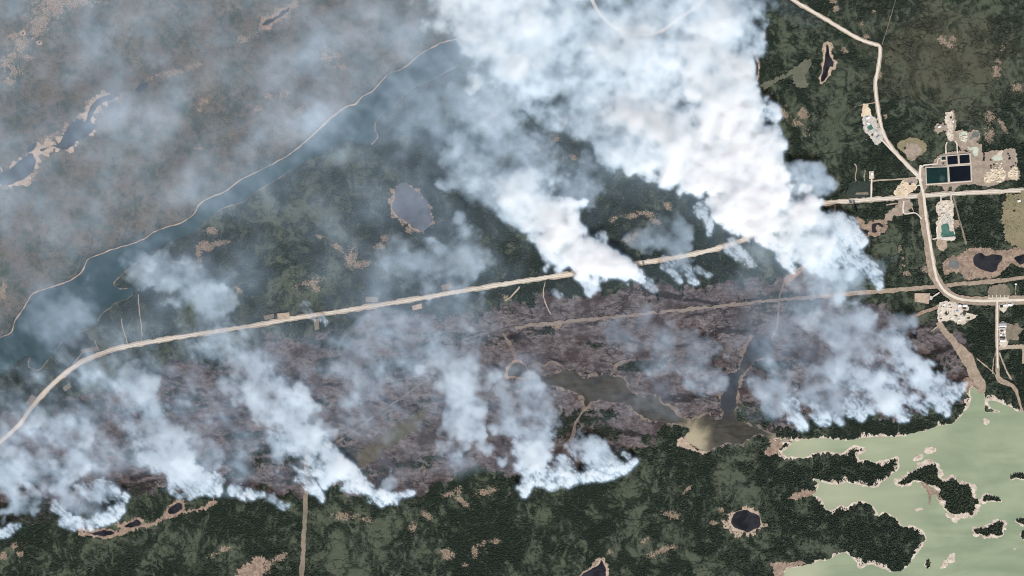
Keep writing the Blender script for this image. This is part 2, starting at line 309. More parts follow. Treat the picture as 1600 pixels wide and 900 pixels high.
# ------------------------------------------------------------------ yards, clearings and tan flats
_zp = [1.4]
def pad(name, pts, mat, label, rough=.7, clear=True, smooth=True, scale=9):
    q = outline(pts, rough * 1.5, .8, scale) if smooth else np.array(pts, float)
    if not smooth and area(q) < 0: q = q[::-1].copy()
    _zp[0] += .05
    if clear: block(q, 1)
    return tag(poly(name, q, _zp[0], mat), label, kind='structure')
_zp[0] = .5
pad('peat_flat', PEATPAD, MAT_PEAT, 'pink peat flat around the heart-shaped black pond')
pad('tan_flat', [(1383,338),(1392,328),(1402,322),(1412,325),(1410,336),(1398,338),(1390,345),(1383,346)], MAT_YARD, 'tan scraped ground south of the junction')
pad('peat_flat', [(1324,352),(1334,342),(1347,341),(1352,350),(1362,345),(1380,344),(1387,350),(1383,360),(1370,369),(1356,368),(1343,374),(1340,380),(1330,378),(1322,366)], MAT_PEAT, 'brown peat around the twin dark ponds')
_flats = [(84,4,34,20,-.7),(66,30,26,13,-.9),(52,48,13,12,-.8),(12,96,22,8,-.9),(34,70,8,14,.3),(24,112,10,8,.2),(130,2,34,8,-.1),(76,220,26,7,-.5),(100,200,10,5,-1.0),(184,153,13,6,0),(264,115,26,5,-.25),(300,104,16,4,-.3),(425,30,30,9,-.55),(458,8,14,6,-.5),(380,60,10,6,0),(5,455,5,12,.2),(24,288,28,5,-.2),(52,272,12,5,-.9),(140,166,6,14,.5),(128,182,10,5,-.6),(48,240,14,4,-.6)]
pad('peat_strip', [(122,826),(130,820),(134,830),(150,828),(170,834),(186,828),(182,820),(190,818),(206,822),(218,814),(222,820),(240,816),(256,804),(266,790),(276,782),(284,780),(290,790),(288,796),(310,794),(326,786),(334,780),(340,786),(328,792),(310,799),(288,802),(270,808),(252,814),(236,822),(214,826),(186,836),(170,840),(140,838),(128,838)], MAT_PEAT, 'tan marsh strip with dark pools southwest of the fire', 1.0)
pad('peat_flat', [(366,904),(376,888),(388,880),(396,872),(404,868),(412,870),(418,878),(410,884),(414,896),(404,906),(380,910)], MAT_PEAT, 'pink peat clearing at the southern margin', 1.6)
pad('river_flat', [(556,716),(566,700),(580,690),(592,680),(610,668),(628,660),(648,648),(664,638),(668,648),(658,662),(640,676),(618,690),(604,704),(588,716),(572,726),(560,728)], patchy('creek_flat_scrub', (.055, .048, .034), (.095, .080, .056), (.20, .155, .115), big=.025, fine=.09), 'unburned greenish creek flat inside the burn', 1.8)
pad('peat_flat', [(606,700),(612,676),(628,664),(640,672),(634,680),(618,690)][::-1], patchy('oxbow_grass', (.06, .058, .038), (.085, .08, .052), None, big=.02, fine=.1), 'olive oxbow meadow inside the creek flat', .8)
pad('tan_flat', [(1058,690),(1064,684),(1072,684),(1078,694),(1090,702),(1104,704),(1100,708),(1084,705),(1070,699),(1060,697)], MAT_SHORE, 'tan beach at the south bay of the brown lake', .8)
pad('peat_flat', [(1194,706),(1202,698),(1204,688),(1214,686),(1222,692),(1220,702),(1210,710),(1198,712)], MAT_PEAT, 'pink mudflat between the two lakes', .8)
pad('peat_flat', [(1205,880),(1215,878),(1230,880),(1252,877),(1258,882),(1244,885),(1228,890),(1226,900),(1216,908),(1210,896)], MAT_PEAT, 'pink mudflat at the southern lake bay', .9)
pad('peat_flat', [(1231,779),(1240,772),(1252,767),(1264,766),(1274,768),(1266,775),(1254,776),(1246,781),(1236,781)], MAT_PEAT, 'pink mudflat at the head of the middle bay', .8)
_small = [(700,772,14,4,-.3),(722,784,16,4,.6),(716,768,5,9,0),(760,768,18,6,-.2),(540,806,18,6,0),(572,812,10,4,.1),(667,806,8,6,.6),(646,826,6,9,.2),(700,866,10,7,.7),(742,862,7,12,.3),(752,850,14,4,-.4),(776,846,6,5,0),(728,884,5,4,0),
 (1051,806,15,6,.25),(1073,766,3.5,10,.7),(1040,858,16,5,-.2),(1018,868,8,4,.1),(1005,846,8,3,-.5),(1128,797,5,4,0),(1116,817,8,3,.1),(952,862,5,4,.2),(436,872,14,6,-.5),(418,884,8,10,.3),(330,868,12,4,-.3),(352,858,10,4,-.2),(24,852,8,6,0),(6,868,5,6,0),(32,866,6,4,.3),
 (549,402,9,15,.2),(565,412,16,6,-.2),(482,442,20,6,-.25),(494,452,6,4,.2),(592,385,8,5,0),(528,386,10,4,.5),(500,370,6,3,.3),(602,372,6,5,.4),(985,338,12,5,-.1),(1008,334,16,4,.1),(1024,346,10,4,.4),(1044,322,8,6,.5),(985,372,12,6,-.6),(960,342,10,4,-.6),(870,508,8,5,.3),(792,466,7,5,.2),
 (1256,178,8,8,0),(1262,205,6,8,.2),(1223,176,9,10,0),(1246,192,8,5,.4),(1353,58,6,5,0),(1318,80,6,5,.3),(1347,37,4,4,0),(1375,116,3,6,0),(1301,3,6,4,0),(1306,14,4,6,.4),(1366,17,4,3,0),(1348,38,3,3,0),(1384,182,4,4,0),
 (1472,62,6,6,.2),(1482,70,7,5,.5),(1490,60,5,5,.2),(1557,112,6,9,.1),(1588,136,9,7,.3),(1560,96,6,3,.4),(1566,78,3,6,.2),(1548,182,7,9,.2),(1567,196,4,12,-.5),(1547,209,7,10,.1),(1411,414,6,4,0),(1412,405,3,4,0),(1416,427,6,4,0),(1407,388,2.5,6,.2),(1445,421,8,5,.2),(1300,415,4,3,0),
 (320,158,8,4,.3),(312,165,5,8,.1),(314,231,8,4,.1),(44,90,5,5,0),(14,126,8,6,.4),(20,56,8,4,-.4),(28,68,4,8,.1),(24,84,4,4,0),(160,176,3,3,0),(320,385,14,8,.1),(312,400,5,20,-.15),(330,362,10,6,0),(278,410,12,3,.1),(372,452,8,5,.3),(344,380,16,4,-.2),
 (468,172,14,5,-.5),(440,150,12,5,-.4),(520,90,14,6,-.3),(530,104,10,4,.2),(505,86,6,9,.2),(420,150,8,5,.2),(405,170,6,4,.2),(870,215,5,9,.1),(882,190,4,9,.2),(895,245,6,4,.3),(945,243,8,4,.4),(958,253,9,4,.2),(985,246,6,5,.1),(752,140,10,5,.2),(770,180,12,5,-.3),(745,155,6,8,.2)]
_zp[0] = 4.0
pad('meadow', [(1404,222),(1414,218),(1424,215),(1438,217),(1446,224),(1447,234),(1440,242),(1432,246),(1428,252),(1418,246),(1412,238),(1404,232)], MAT_MEADOW, 'round dry meadow west of the lagoons', .6)
pad('yard', [(1412,236),(1416,226),(1424,224),(1434,228),(1440,236),(1432,242),(1428,250),(1420,246)], MAT_YARD, 'pinkish worn centre of the round meadow', .9)
pad('meadow', [(1566,340),(1568,320),(1574,306),(1590,303),(1610,302),(1612,386),(1590,384),(1574,378),(1568,360)], MAT_MEADOW, 'brown scrubby field south of the highway', 1.0, False)
pad('meadow', [(1190,132),(1210,122),(1230,114),(1244,104),(1262,92),(1268,98),(1260,118),(1262,132),(1250,138),(1240,132),(1238,118),(1222,124),(1204,134),(1196,140)], patchy('grey_marsh', (.085, .09, .062), (.12, .12, .085), (.17, .15, .12), big=.01, fine=.08), 'grey-green treeless marsh west of the narrow pond', .8)
pad('yard', [(1436,306),(1440,288),(1437,270),(1441,262),(1456,259),(1461,248),(1468,242),(1482,238),(1500,236),(1520,238),(1534,238),(1560,235),(1586,234),(1590,258),(1594,276),(1590,281),(1570,282),(1558,288),(1545,292),(1520,288),(1505,289),(1496,291),(1492,300),(1488,300),(1486,292),(1480,298),(1474,297),(1470,291),(1452,290),(1446,296),(1444,306)], MAT_YARD, 'pink graded yard around the lagoons', .5)
pad('yard', [(1478,180),(1482,174),(1490,174),(1492,184),(1494,196),(1493,204),(1502,203),(1514,205),(1522,203),(1530,206),(1530,216),(1526,222),(1534,226),(1534,236),(1528,246),(1522,248),(1516,238),(1500,232),(1496,226),(1490,222),(1484,222),(1480,216),(1478,206),(1474,204),(1466,208),(1461,202),(1464,194),(1474,193),(1478,196)], MAT_YARD, 'irregular quarry clearing north of the lagoons', .6)
for pp, mt, lb in (
    ([(1477,178),(1484,174),(1489,178),(1488,190),(1490,198),(1488,206),(1490,216),(1484,220),(1480,212),(1481,200),(1477,190)], MAT_PALE, 'pale gravel lane into the north clearing'),
    ([(1499,210),(1506,206),(1511,209),(1512,216),(1509,222),(1502,220),(1499,215)], MAT_GREENPIT, 'green-white rubble heap floor in the clearing'),
    ([(1519,210),(1523,205),(1529,207),(1528,214),(1521,215),(1517,220),(1515,217)], MAT_GREYPOND, 'grey slurry patch in the clearing'),
    ([(1512,228),(1518,231),(1526,229),(1528,236),(1527,243),(1521,243),(1519,235),(1512,232)], MAT_GREENPIT, 'grey-green settling patch beside the lagoons'),
    ([(1551,245),(1557,242),(1564,244),(1565,250),(1552,251)], MAT_GREENPIT, 'pale green slab area in the yard'),
    ([(1557,240),(1562,236),(1566,237),(1564,243),(1558,243)], MAT_PALE, 'small pale gravel patch in the yard'),
    ([(1538,283),(1541,270),(1551,266),(1562,264),(1570,268),(1569,280),(1558,280),(1546,286)], MAT_CREAM, 'cream sand stockyard floor'),
    ([(1574,274),(1578,266),(1588,262),(1590,278),(1580,280)], MAT_CREAM, 'cream sand corner at the east fence'),
    ([(1464,318),(1472,314),(1486,313),(1490,318),(1490,330),(1489,338),(1491,346),(1490,356),(1492,374),(1480,377),(1468,374),(1463,370),(1465,356),(1462,350),(1467,340),(1462,326)], MAT_PALE, 'white crushed-stone quarry south of the highway'),
    ([(1473,338),(1484,336),(1489,344),(1490,352),(1480,350),(1472,352)], MAT_LIME, 'grey upper bench of the southern quarry'),
    ([(1490,345),(1497,344),(1499,350),(1495,357),(1491,355)], MAT_PEAT, 'reddish spoil beside the southern quarry'),
    ([(1464,374),(1476,372),(1480,382),(1474,392),(1466,388)], MAT_SHORE, 'pinkish apron below the southern quarry'),
    ([(1348,164),(1355,163),(1360,172),(1362,180),(1358,184),(1352,182),(1347,182),(1347,174)], MAT_CREAM, 'orange-cream sand pit at the northern quarry'),
    ([(1348,183),(1358,181),(1368,184),(1372,196),(1379,206),(1381,215),(1376,222),(1371,227),(1366,223),(1360,215),(1352,207),(1349,196)], MAT_LIME, 'grey-white floor of the northern quarry'),
    ([(1397,302),(1400,294),(1407,286),(1414,280),(1422,278),(1432,277),(1433,290),(1428,298),(1420,302),(1415,307),(1404,308)], MAT_CREAM, 'cream sand pit at the highway junction'),
    ([(1412,283),(1422,277),(1431,278),(1432,286),(1422,286)], MAT_YARD, 'pink slope above the junction sand pit'),
    ([(1403,314),(1412,311),(1422,313),(1426,320),(1420,329),(1424,334),(1410,334),(1404,326)], MAT_YARD, 'worn ground south of the junction sand pit'),
    ([(1358,268),(1365,267),(1366,279),(1358,280)], MAT_PALE, 'small white gravel pad at a spur road'),
    ([(1464,490),(1468,474),(1478,470),(1490,472),(1500,476),(1512,478),(1513,484),(1508,488),(1520,490),(1523,496),(1512,501),(1506,507),(1494,505),(1488,500),(1476,502),(1466,502)], MAT_PALE, 'pale campground clearing below the road bend'),
    ([(1561,478),(1566,474),(1580,474),(1582,478),(1574,480),(1573,484),(1568,487),(1562,485)], MAT_PALE, 'pale gravel apron at the side road corner'),
    ([(1561,505),(1572,504),(1576,508),(1572,520),(1574,530),(1573,541),(1563,542),(1561,520)], MAT_PALE, 'white gravel apron of the depot'),
    ([(1573,505),(1582,508),(1590,504),(1592,510),(1599,514),(1594,521),(1590,524),(1592,530),(1586,532),(1578,531),(1572,528)], MAT_CUT, 'brown dirt lot behind the depot'),
    ([(1429,458),(1453,458),(1451,475),(1429,471)], MAT_SHORE, 'square tan pad west of the road bend'),
    ([(1453,462),(1458,464),(1456,469),(1452,468)], MAT_LIME, 'grey turnaround of the square pad'),
    ([(1543,461),(1545,450),(1552,446),(1572,444),(1578,458),(1574,465),(1546,465)], MAT_CUT, 'brown cleared slope behind the lay-by'),
    ([(1504,605),(1506,592),(1512,590),(1520,594),(1524,604),(1530,608),(1524,606),(1516,604),(1514,612),(1508,612)], MAT_PEAT, 'pink mudflat at the lake landing'),
    ([(1326,288),(1328,286),(1359,284),(1358,306),(1324,308)], patchy('wet_regrowth', (.022, .03, .026), (.04, .05, .04), (.09, .085, .065), big=.01, fine=.08), 'dark fenced regrowth plot beside the spur road'),
    ([(1336,304),(1338,301),(1356,300),(1357,304)], MAT_CUT, 'greyish strip inside the fenced plot'),
    ([(433,490),(452,488),(453,498),(434,500)], MAT_SHORE, 'square gravel lay-by north of the highway'),
    ([(412,493),(428,490),(428,497),(414,500)], MAT_CUT, 'overgrown clearing west of the square lay-by'),
    ([(571,464),(591,464),(591,472),(572,472)], MAT_CUT, 'rectangular scrub plot north of the highway'),
    ([(644,478),(659,474),(660,482),(645,485)], MAT_SHORE, 'small gravel plot south of the highway'),
    ([(490,498),(498,498),(499,514),(492,516)], MAT_CUT, 'narrow plot south of the highway'),
    ([(689,446),(706,442),(707,450),(692,454)], MAT_CUT, 'hazy scrub plot north of the highway'),
    ([(126,546),(150,542),(152,548),(128,552)], MAT_CUT, 'scrub plot inside the western bend'),
    ([(40,630),(50,616),(57,622),(47,635)], MAT_CUT, 'rectangular plot west of the highway'),
    ([(2,712),(10,702),(14,708),(6,718)], MAT_CUT, 'small plot at the highway near the western margin'),
    ([(98,606),(108,598),(112,604),(102,612)], MAT_CUT, 'small plot east of the western highway')):
    sq = len(pp) == 4
    pad('gravel_pad' if mt in (MAT_PALE, MAT_LIME, MAT_CREAM) else 'clearing', pp, mt, lb, 0 if sq else .45, True, not sq, 8)
for _i, (x, y, r_) in enumerate(((1479,489,3.6),(1506,490,3.4),(1494,495,2.8),(1472,479,2.2),(1487,481,2.4),(1512,496,3.0),(1469,497,2.2))):
    _t = np.linspace(0, 2 * np.pi, 8, endpoint=False)
    pad('grass_patch', list(zip(x + r_ * np.cos(_t), y + .8 * r_ * np.sin(_t))), MAT_MEADOW2, 'dark green grass patch between campground lanes', .5, False)['group'] = 'campground grass patches'
lake('quarry_pool_water', [(1472,354),(1476,350),(1480,349),(1483,353),(1484,361),(1490,362),(1491,369),(1473,370.5),(1471,362)], MAT_QUARRYWATER, None, rough=.5, label='turquoise pool on the southern quarry floor', zw=6.2)
lake('quarry_pool_water', [(1356,198),(1361,195),(1364,199),(1363,202),(1358,203),(1355,200)], MAT_QUARRYWATER, None, rough=.2, label='small turquoise pool in the northern quarry', zw=6.2)
_q = np.array([(1469,371.0),(1491,369.4),(1491.5,371.2),(1469.5,373)])

# ------------------------------------------------------------------ cutlines, tracks and roads
def road(name, pts, w, z, mat, label, **kw): return tag(ribbon(name, pts, w, z, mat, **kw), label, kind='structure')
road('cutline', [(2600,300),(1640,428),(1560,438),(1480,446),(1400,453),(1340,458),(1280,463)], 6.5, 1.6, MAT_GUARD, 'straight power-line cutline through green forest', rough=.5)
road('cutline', [(1282,463),(1200,470),(1100,481),(1000,491),(900,501),(805,512)], 5, 1.65, patchy('scorched_cutline', (.15, .122, .105), (.225, .185, .155), (.10, .08, .07), big=.03, fine=.1), 'scorched stretch of the power-line cutline inside the burn', rough=.9)
road('cutline', [(481,700),(479,750),(477,800),(474,850),(471,910),(460,1100),(420,1700)], 7, 1.6, MAT_CUT, 'straight tan cutline running south from the fire', rough=.5)
road('cutline', [(525,692),(560,668),(600,640),(640,612),(660,598)], 3, 1.6, patchy('ash_line', (.095, .083, .08), (.15, .132, .125), None, big=.03, fine=.1), 'grey seismic line through the burned ground', rough=.5)
road('cutline', [(808,510),(760,520),(720,532)], 2.4, 1.55, patchy('faint_ash_line', (.085, .073, .07), (.14, .12, .113), None, big=.03, fine=.1), 'faint westward end of the power-line cutline', rough=.6)
road('fireguard', [(1466,503),(1472,513),(1482,524),(1492,536),(1504,551),(1516,569),(1523,588),(1531,600),(1535,614)], [9,9,9,12,17,20,17,19,17,10], 3.6, MAT_GUARD, 'wide scraped fireguard running down to the lake', rough=.6)
road('fireguard', [(1424,496),(1440,489),(1455,483),(1468,478)], 5, 3.4, MAT_PEAT, 'short reddish fireguard spur west of the campground', rough=.5)
for pp, w, mt, lb in (
    ([(1480,-300),(1401,-8),(1390,32),(1378,70)], 1.2, MAT_CUT, 'thin straight trail meeting the northern road bend'),
    ([(1377,218),(1396,238),(1416,258),(1437,280)], 2.4, MAT_ROAD, 'narrow haul road beside the northern gravel road'),
    ([(1362,279),(1361,312)], 2.4, MAT_ROAD, 'short spur road north of the highway'),
    ([(1326,309),(1328,290),(1332,285),(1360,283),(1414,279)], 2.2, MAT_TRACK, 'thin track along the fenced plot'),
    ([(1335,256),(1339,262),(1336,276),(1338,284)], 1.4, MAT_TRACK, 'faint curved footpath above the fenced plot'),
    ([(1352,266),(1350,276),(1352,284)], 1.2, MAT_TRACK, 'faint short footpath above the fenced plot'),
    ([(1478,240),(1478,226),(1480,222)], 1.8, MAT_ROAD, 'western lane linking lagoons and clearing'),
    ([(1496,240),(1495,226),(1492,220)], 1.8, MAT_ROAD, 'eastern lane linking lagoons and clearing'),
    ([(1433,290),(1440,289)], 1.8, MAT_ROAD, 'stub lane into the junction sand pit'),
    ([(1470,304),(1470,316)], 1.8, MAT_ROAD, 'western stub lane into the southern quarry'),
    ([(1486,304),(1486,315)], 1.8, MAT_ROAD, 'eastern stub lane into the southern quarry'),
    ([(1489,306),(1494,325),(1499,342),(1505,365),(1510,382)], 2.6, MAT_CUT, 'straight scrubby line east of the southern quarry'),
    ([(1457,374),(1464,372),(1474,368)], 1.8, MAT_ROAD, 'lane from the road to the southern quarry'),
    ([(1465,372),(1464,356),(1470,344),(1476,336)], 2.0, MAT_ROAD, 'ramp along the southern quarry west wall'),
    ([(1411,329),(1414,334),(1430,333),(1440,342)], 1.8, MAT_ROAD, 'curved lane around the junction grove'),
    ([(1412,314),(1411,326),(1412,332)], 2.4, MAT_ROAD, 'lane south of the junction sand pit'),
    ([(1420,310),(1424,322),(1428,332)], 1.6, MAT_TRACK, 'dirt shortcut south of the junction'),
    ([(1385,320),(1400,318),(1414,316)], 1.8, MAT_TRACK, 'narrow pull-off south of the highway'),
    ([(1457,464),(1468,457)], 1.8, MAT_ROAD, 'lane from the square pad to the road bend'),
    ([(1527,492),(1516,499),(1508,505)], 1.4, MAT_TRACK, 'curved path east of the campground'),
    ([(1454,519),(1460,514),(1468,508)], 1.6, MAT_TRACK, 'path west of the fireguard'),
    ([(1526,560),(1538,570),(1550,580),(1556,588)], 1.5, MAT_TRACK, 'diagonal trail east of the fireguard'),
    ([(1561,551),(1568,568),(1574,582),(1580,593)], 2.4, MAT_TRACK, 'straight shortcut between the two dirt roads'),
    ([(1551,584),(1552,566),(1555,552)], 1.2, MAT_TRACK, 'footpath beside the side road'),
    ([(1587,446),(1587,467)], 1.3, MAT_TRACK, 'mast access path north of the road'),
    ([(1305,320),(1304,334)], 3.0, MAT_SHORE, 'short tan spur south of the highway'),
    ([(852,440),(849,460),(854,478),(861,492)], 1.5, MAT_TRACK, 'winding trail south of the highway'),
    ([(790,470),(800,462),(812,448)], 2.4, MAT_TRACK, 'short access track south of the highway'),
    ([(216,460),(218,490),(222,518),(221,534)], 1.3, MAT_TRACK, 'straight trail from inlet to highway'),
    ([(190,498),(192,512),(197,530),(199,538)], 1.3, MAT_TRACK, 'crooked trail from inlet to highway'),
    ([(148,532),(154,548)], 1.3, MAT_TRACK, 'stub trail inside the western bend'),
    ([(108,580),(118,564),(128,552)], 1.2, MAT_TRACK, 'diagonal trail inside the western bend'),
    ([(1452,350),(1449,368),(1450,376)], 1.6, MAT_TRACK, 'worn wheel track on the road shoulder'),
    ([(1365,200),(1367,192),(1373,182)], 2.0, MAT_PALE, 'upper entrance lane of the northern quarry'),
    ([(1372,204),(1378,202)], 2.6, MAT_PALE, 'lower entrance lane of the northern quarry'),
    ([(1335,167),(1347,164),(1368,160)], 1.0, MAT_TRACK, 'thin trail across the top of the northern quarry'),
    ([(955,245),(985,220),(990,198)], 2.0, MAT_PEAT, 'faint track under the great plume'),
    ([(1225,440),(1240,430),(1252,420),(1260,412)], [7,12,8,4], MAT_PEAT, 'reddish creek bed below the great plume'),
    ([(1225,440),(1218,465),(1216,490),(1214,510),(1206,528)], [4,3,3,4,3], MAT_BURNSHORE, 'creek feeding the brown lake'),
    ([(915,636),(906,650),(898,664),(895,680),(885,695),(878,706)], [3,3,4,6,5,3], MAT_BURNSHORE, 'dry creek south of the brown lake'),
    ([(785,520),(795,535),(802,548),(805,560)], [3,5,6,4], MAT_BURNSHORE, 'dry creek north of the murky pond'),
    ([(825,575),(838,568),(850,572),(862,566),(880,572)], [3,5,4,6,2], MAT_BURNSHORE, 'scorched creek bank above the brown lake'),
    ([(955,586),(962,572),(972,566),(985,562)], [3,6,6,2], MAT_BURNSHORE, 'scorched gully north of the brown lake')):
    road('track', pp, w, 6.6 if mt in (MAT_ROAD, MAT_PALE) else 1.7, mt, lb, rough=.15 if mt is MAT_ROAD else .3, keep_clear=2)
HWY_W = [(-900,1180),(-420,900),(-220,812),(-100,760),(-40,722),(0,691),(30,663),(55,630),(85,598),(120,570),(160,551),(200,541),(260,530),(330,519),(400,508),(450,499),(500,491),(560,482),(640,469),(720,455),(800,442),(850,434),(910,426),(985,413),(1040,405),(1090,396),(1130,385),(1170,371),(1205,352),(1240,333),(1280,319),(1330,314),(1400,309),(1440,306),(1500,302),(1560,299),(1660,295),(1900,284),(2600,250)]
road('highway_verge', HWY_W, 7.8, 2.6, MAT_VERGE, 'wide cleared gravel verge of the highway', rough=.6, keep_clear=3)
road('highway', HWY_W, 4.2, 3.0, MAT_ROAD, 'pale two-lane highway crossing the whole area', rough=.12, keep_clear=None)
q_ = [(x, y + 2.4) for x, y in HWY_W]
road('highway_lane', HWY_W, 1.0, 3.3, MAT_ASPHALT, 'worn darker driving lane of the highway', rough=.08, keep_clear=None)
NR = [(700,-420),(980,-190),(1120,-90),(1190,-38),(1225,-12),(1238,-1),(1270,18),(1310,42),(1345,62),(1366,69),(1375,74),(1373,100),(1368,130),(1371,165),(1379,205),(1394,232),(1415,255),(1432,272),(1440,283)]
road('road_verge', NR, 6.8, 4.6, MAT_TRACK, 'brown verge of the northern gravel road', rough=.4, keep_clear=2)
road('gravel_road', NR, 3.4, 5.0, MAT_ROAD, 'bright northern gravel road with sharp bend', rough=.15, keep_clear=None)
SR = [(1439,258),(1437,270),(1438,285),(1443,305),(1447,340),(1454,385),(1461,425),(1468,444),(1480,458),(1500,467),(1530,470),(1580,469),(1660,468),(1900,466),(2600,470)]
road('road_verge', [(x - 3, y) if y < 440 else (x, y) for x, y in SR[3:]], [13,14,14,16,18,16,14,10,8,8,8], 4.8, MAT_GUARD, 'broad pinkish verge of the southern road', rough=.6, keep_clear=2)
road('gravel_road', SR, 3.8, 5.6, MAT_ROAD, 'bright southern road curving east to the depot', rough=.15, keep_clear=None)
road('road', [(1437,270),(1438,262),(1444,258),(1464,256),(1466,248),(1470,247)], 2.0, 6.3, MAT_ROAD, 'lagoon access road hugging the berm corner', rough=.1, sm=False)
SIDE = [(1558,470),(1558,500),(1558,540),(1559,575),(1560,590),(1568,597),(1580,602),(1587,610),(1591,622),(1597,642)]
road('road_verge', SIDE, [7,7,7,6,5,6,8,6,4,4], 4.9, MAT_GUARD, 'tan verge of the dirt side road', rough=.4)
road('dirt_road', SIDE[:4], 2.4, 5.3, MAT_ROAD, 'pale dirt side road south past the depot', rough=.15, keep_clear=None)
road('dirt_road', [(1561,544),(1580,542),(1640,541),(1900,538)], [6,6,5.5,5], 5.1, MAT_TRACK, 'tan dirt road branching east below the depot', rough=.5)
road('dirt_road', [(1599,545),(1599,568)], 4, 5.05, MAT_TRACK, 'short dirt stub at the eastern margin', rough=.4)
road('road', [(918,-14),(930,10),(945,30),(970,48),(1000,54),(1030,50),(1060,30),(1085,12),(1110,-8)], 5, 3.0, MAT_ROAD, 'curved road barely visible under the great plume', rough=.3)
LB = road('lay_by', [(1543,466),(1576,466)], 2.6, 6.0, MAT_PALE, 'lay-by strip on the north side of the road', rough=.1, sm=False)
for i, x in enumerate((1545, 1551, 1557, 1563, 1569, 1575)):
    road('lay_by_bay', [(x, 461), (x, 467)], 1.3, 6.2 + .02 * i, MAT_PALE, 'short white bay standing off the lay-by strip', rough=.05, sm=False, keep_clear=2)['group'] = 'lay-by bays'
# campground loops
for i, pp in enumerate(([(1474,472),(1472,484),(1474,498)], [(1482,472),(1480,486),(1482,500)], [(1490,474),(1488,488),(1492,502)], [(1470,480),(1484,482),(1500,484)], [(1468,496),(1484,494),(1502,496),(1514,494)], [(1497,478),(1499,490),(1505,502)])):
    road('camp_lane', pp, 1.7, 6.5 + .05 * i, MAT_ROAD, 'bright lane looping through the pale campground', rough=.2)['group'] = 'campground lanes'

# ------------------------------------------------------------------ treatment lagoon: berm with five cells
CELLS = [([(1447,262),(1480,261),(1481,285),(1448,287)], MAT_LAGOON_GREEN, 'dark green cell with a pale inflow swirl'),
         ([(1482.4,260.2),(1516,258),(1517,282),(1484,284.5)], MAT_LAGOON_BLUE, 'largest navy cell'),
         ([(1479.5,244),(1496,242.5),(1497,256),(1480.5,257.5)], MAT_LAGOON_BLUE, None),
         ([(1498.5,242.3),(1514.5,241),(1515.5,254.5),(1499.3,255.8)], MAT_LAGOON_BLUE, None),
         ([(1470.5,244.5),(1477.6,244),(1478,249.5),(1471,250)], MAT_LAGOON_GREEN, 'smallest square cell')]
cx, cy = W(1482, 264)
lag = tag(empty('treatment_lagoon', (cx, cy, 0)), 'rectangular treatment lagoon of five dark cells with pale berms', 'lagoon')
# one berm per cell: an inner slope down to the water, a crest, an outer slope
for pp, mt, lb in CELLS:
    c = np.array(pp); ctr = c.mean(0); k = c - ctr
    def grow(px): return ctr + k * (1 + px / (np.abs(k).mean(0)))
    rings = [(grow(-.4), 6.9), (grow(.35), 8.6), (grow(1.0), 8.6), (grow(2.0), 5.6)]
    v = [(W(x, y)[0] - cx, W(x, y)[1] - cy, z) for q, z in rings for x, y in q]
    f = [(4 * r + i, 4 * r + (i + 1) % 4, 4 * (r + 1) + (i + 1) % 4, 4 * (r + 1) + i) for r in range(3) for i in range(4)]
    dz = .03 * CELLS.index((pp, mt, lb))
    me = mesh('berm', [(a, b, z + dz) for a, b, z in v], f)
    link('berm', me, MAT_BERM, lag)
    wq = grow(.15)
    o = link('water', mesh('water', [(W(x, y)[0] - cx, W(x, y)[1] - cy, 7.4) for x, y in wq], [(3, 2, 1, 0)]), mt, lag)
    if lb: o['label'] = lb
NOTREE |= raster(np.array([(1440,258),(1465,255),(1467,240),(1520,236),(1522,290),(1440,292)], float))

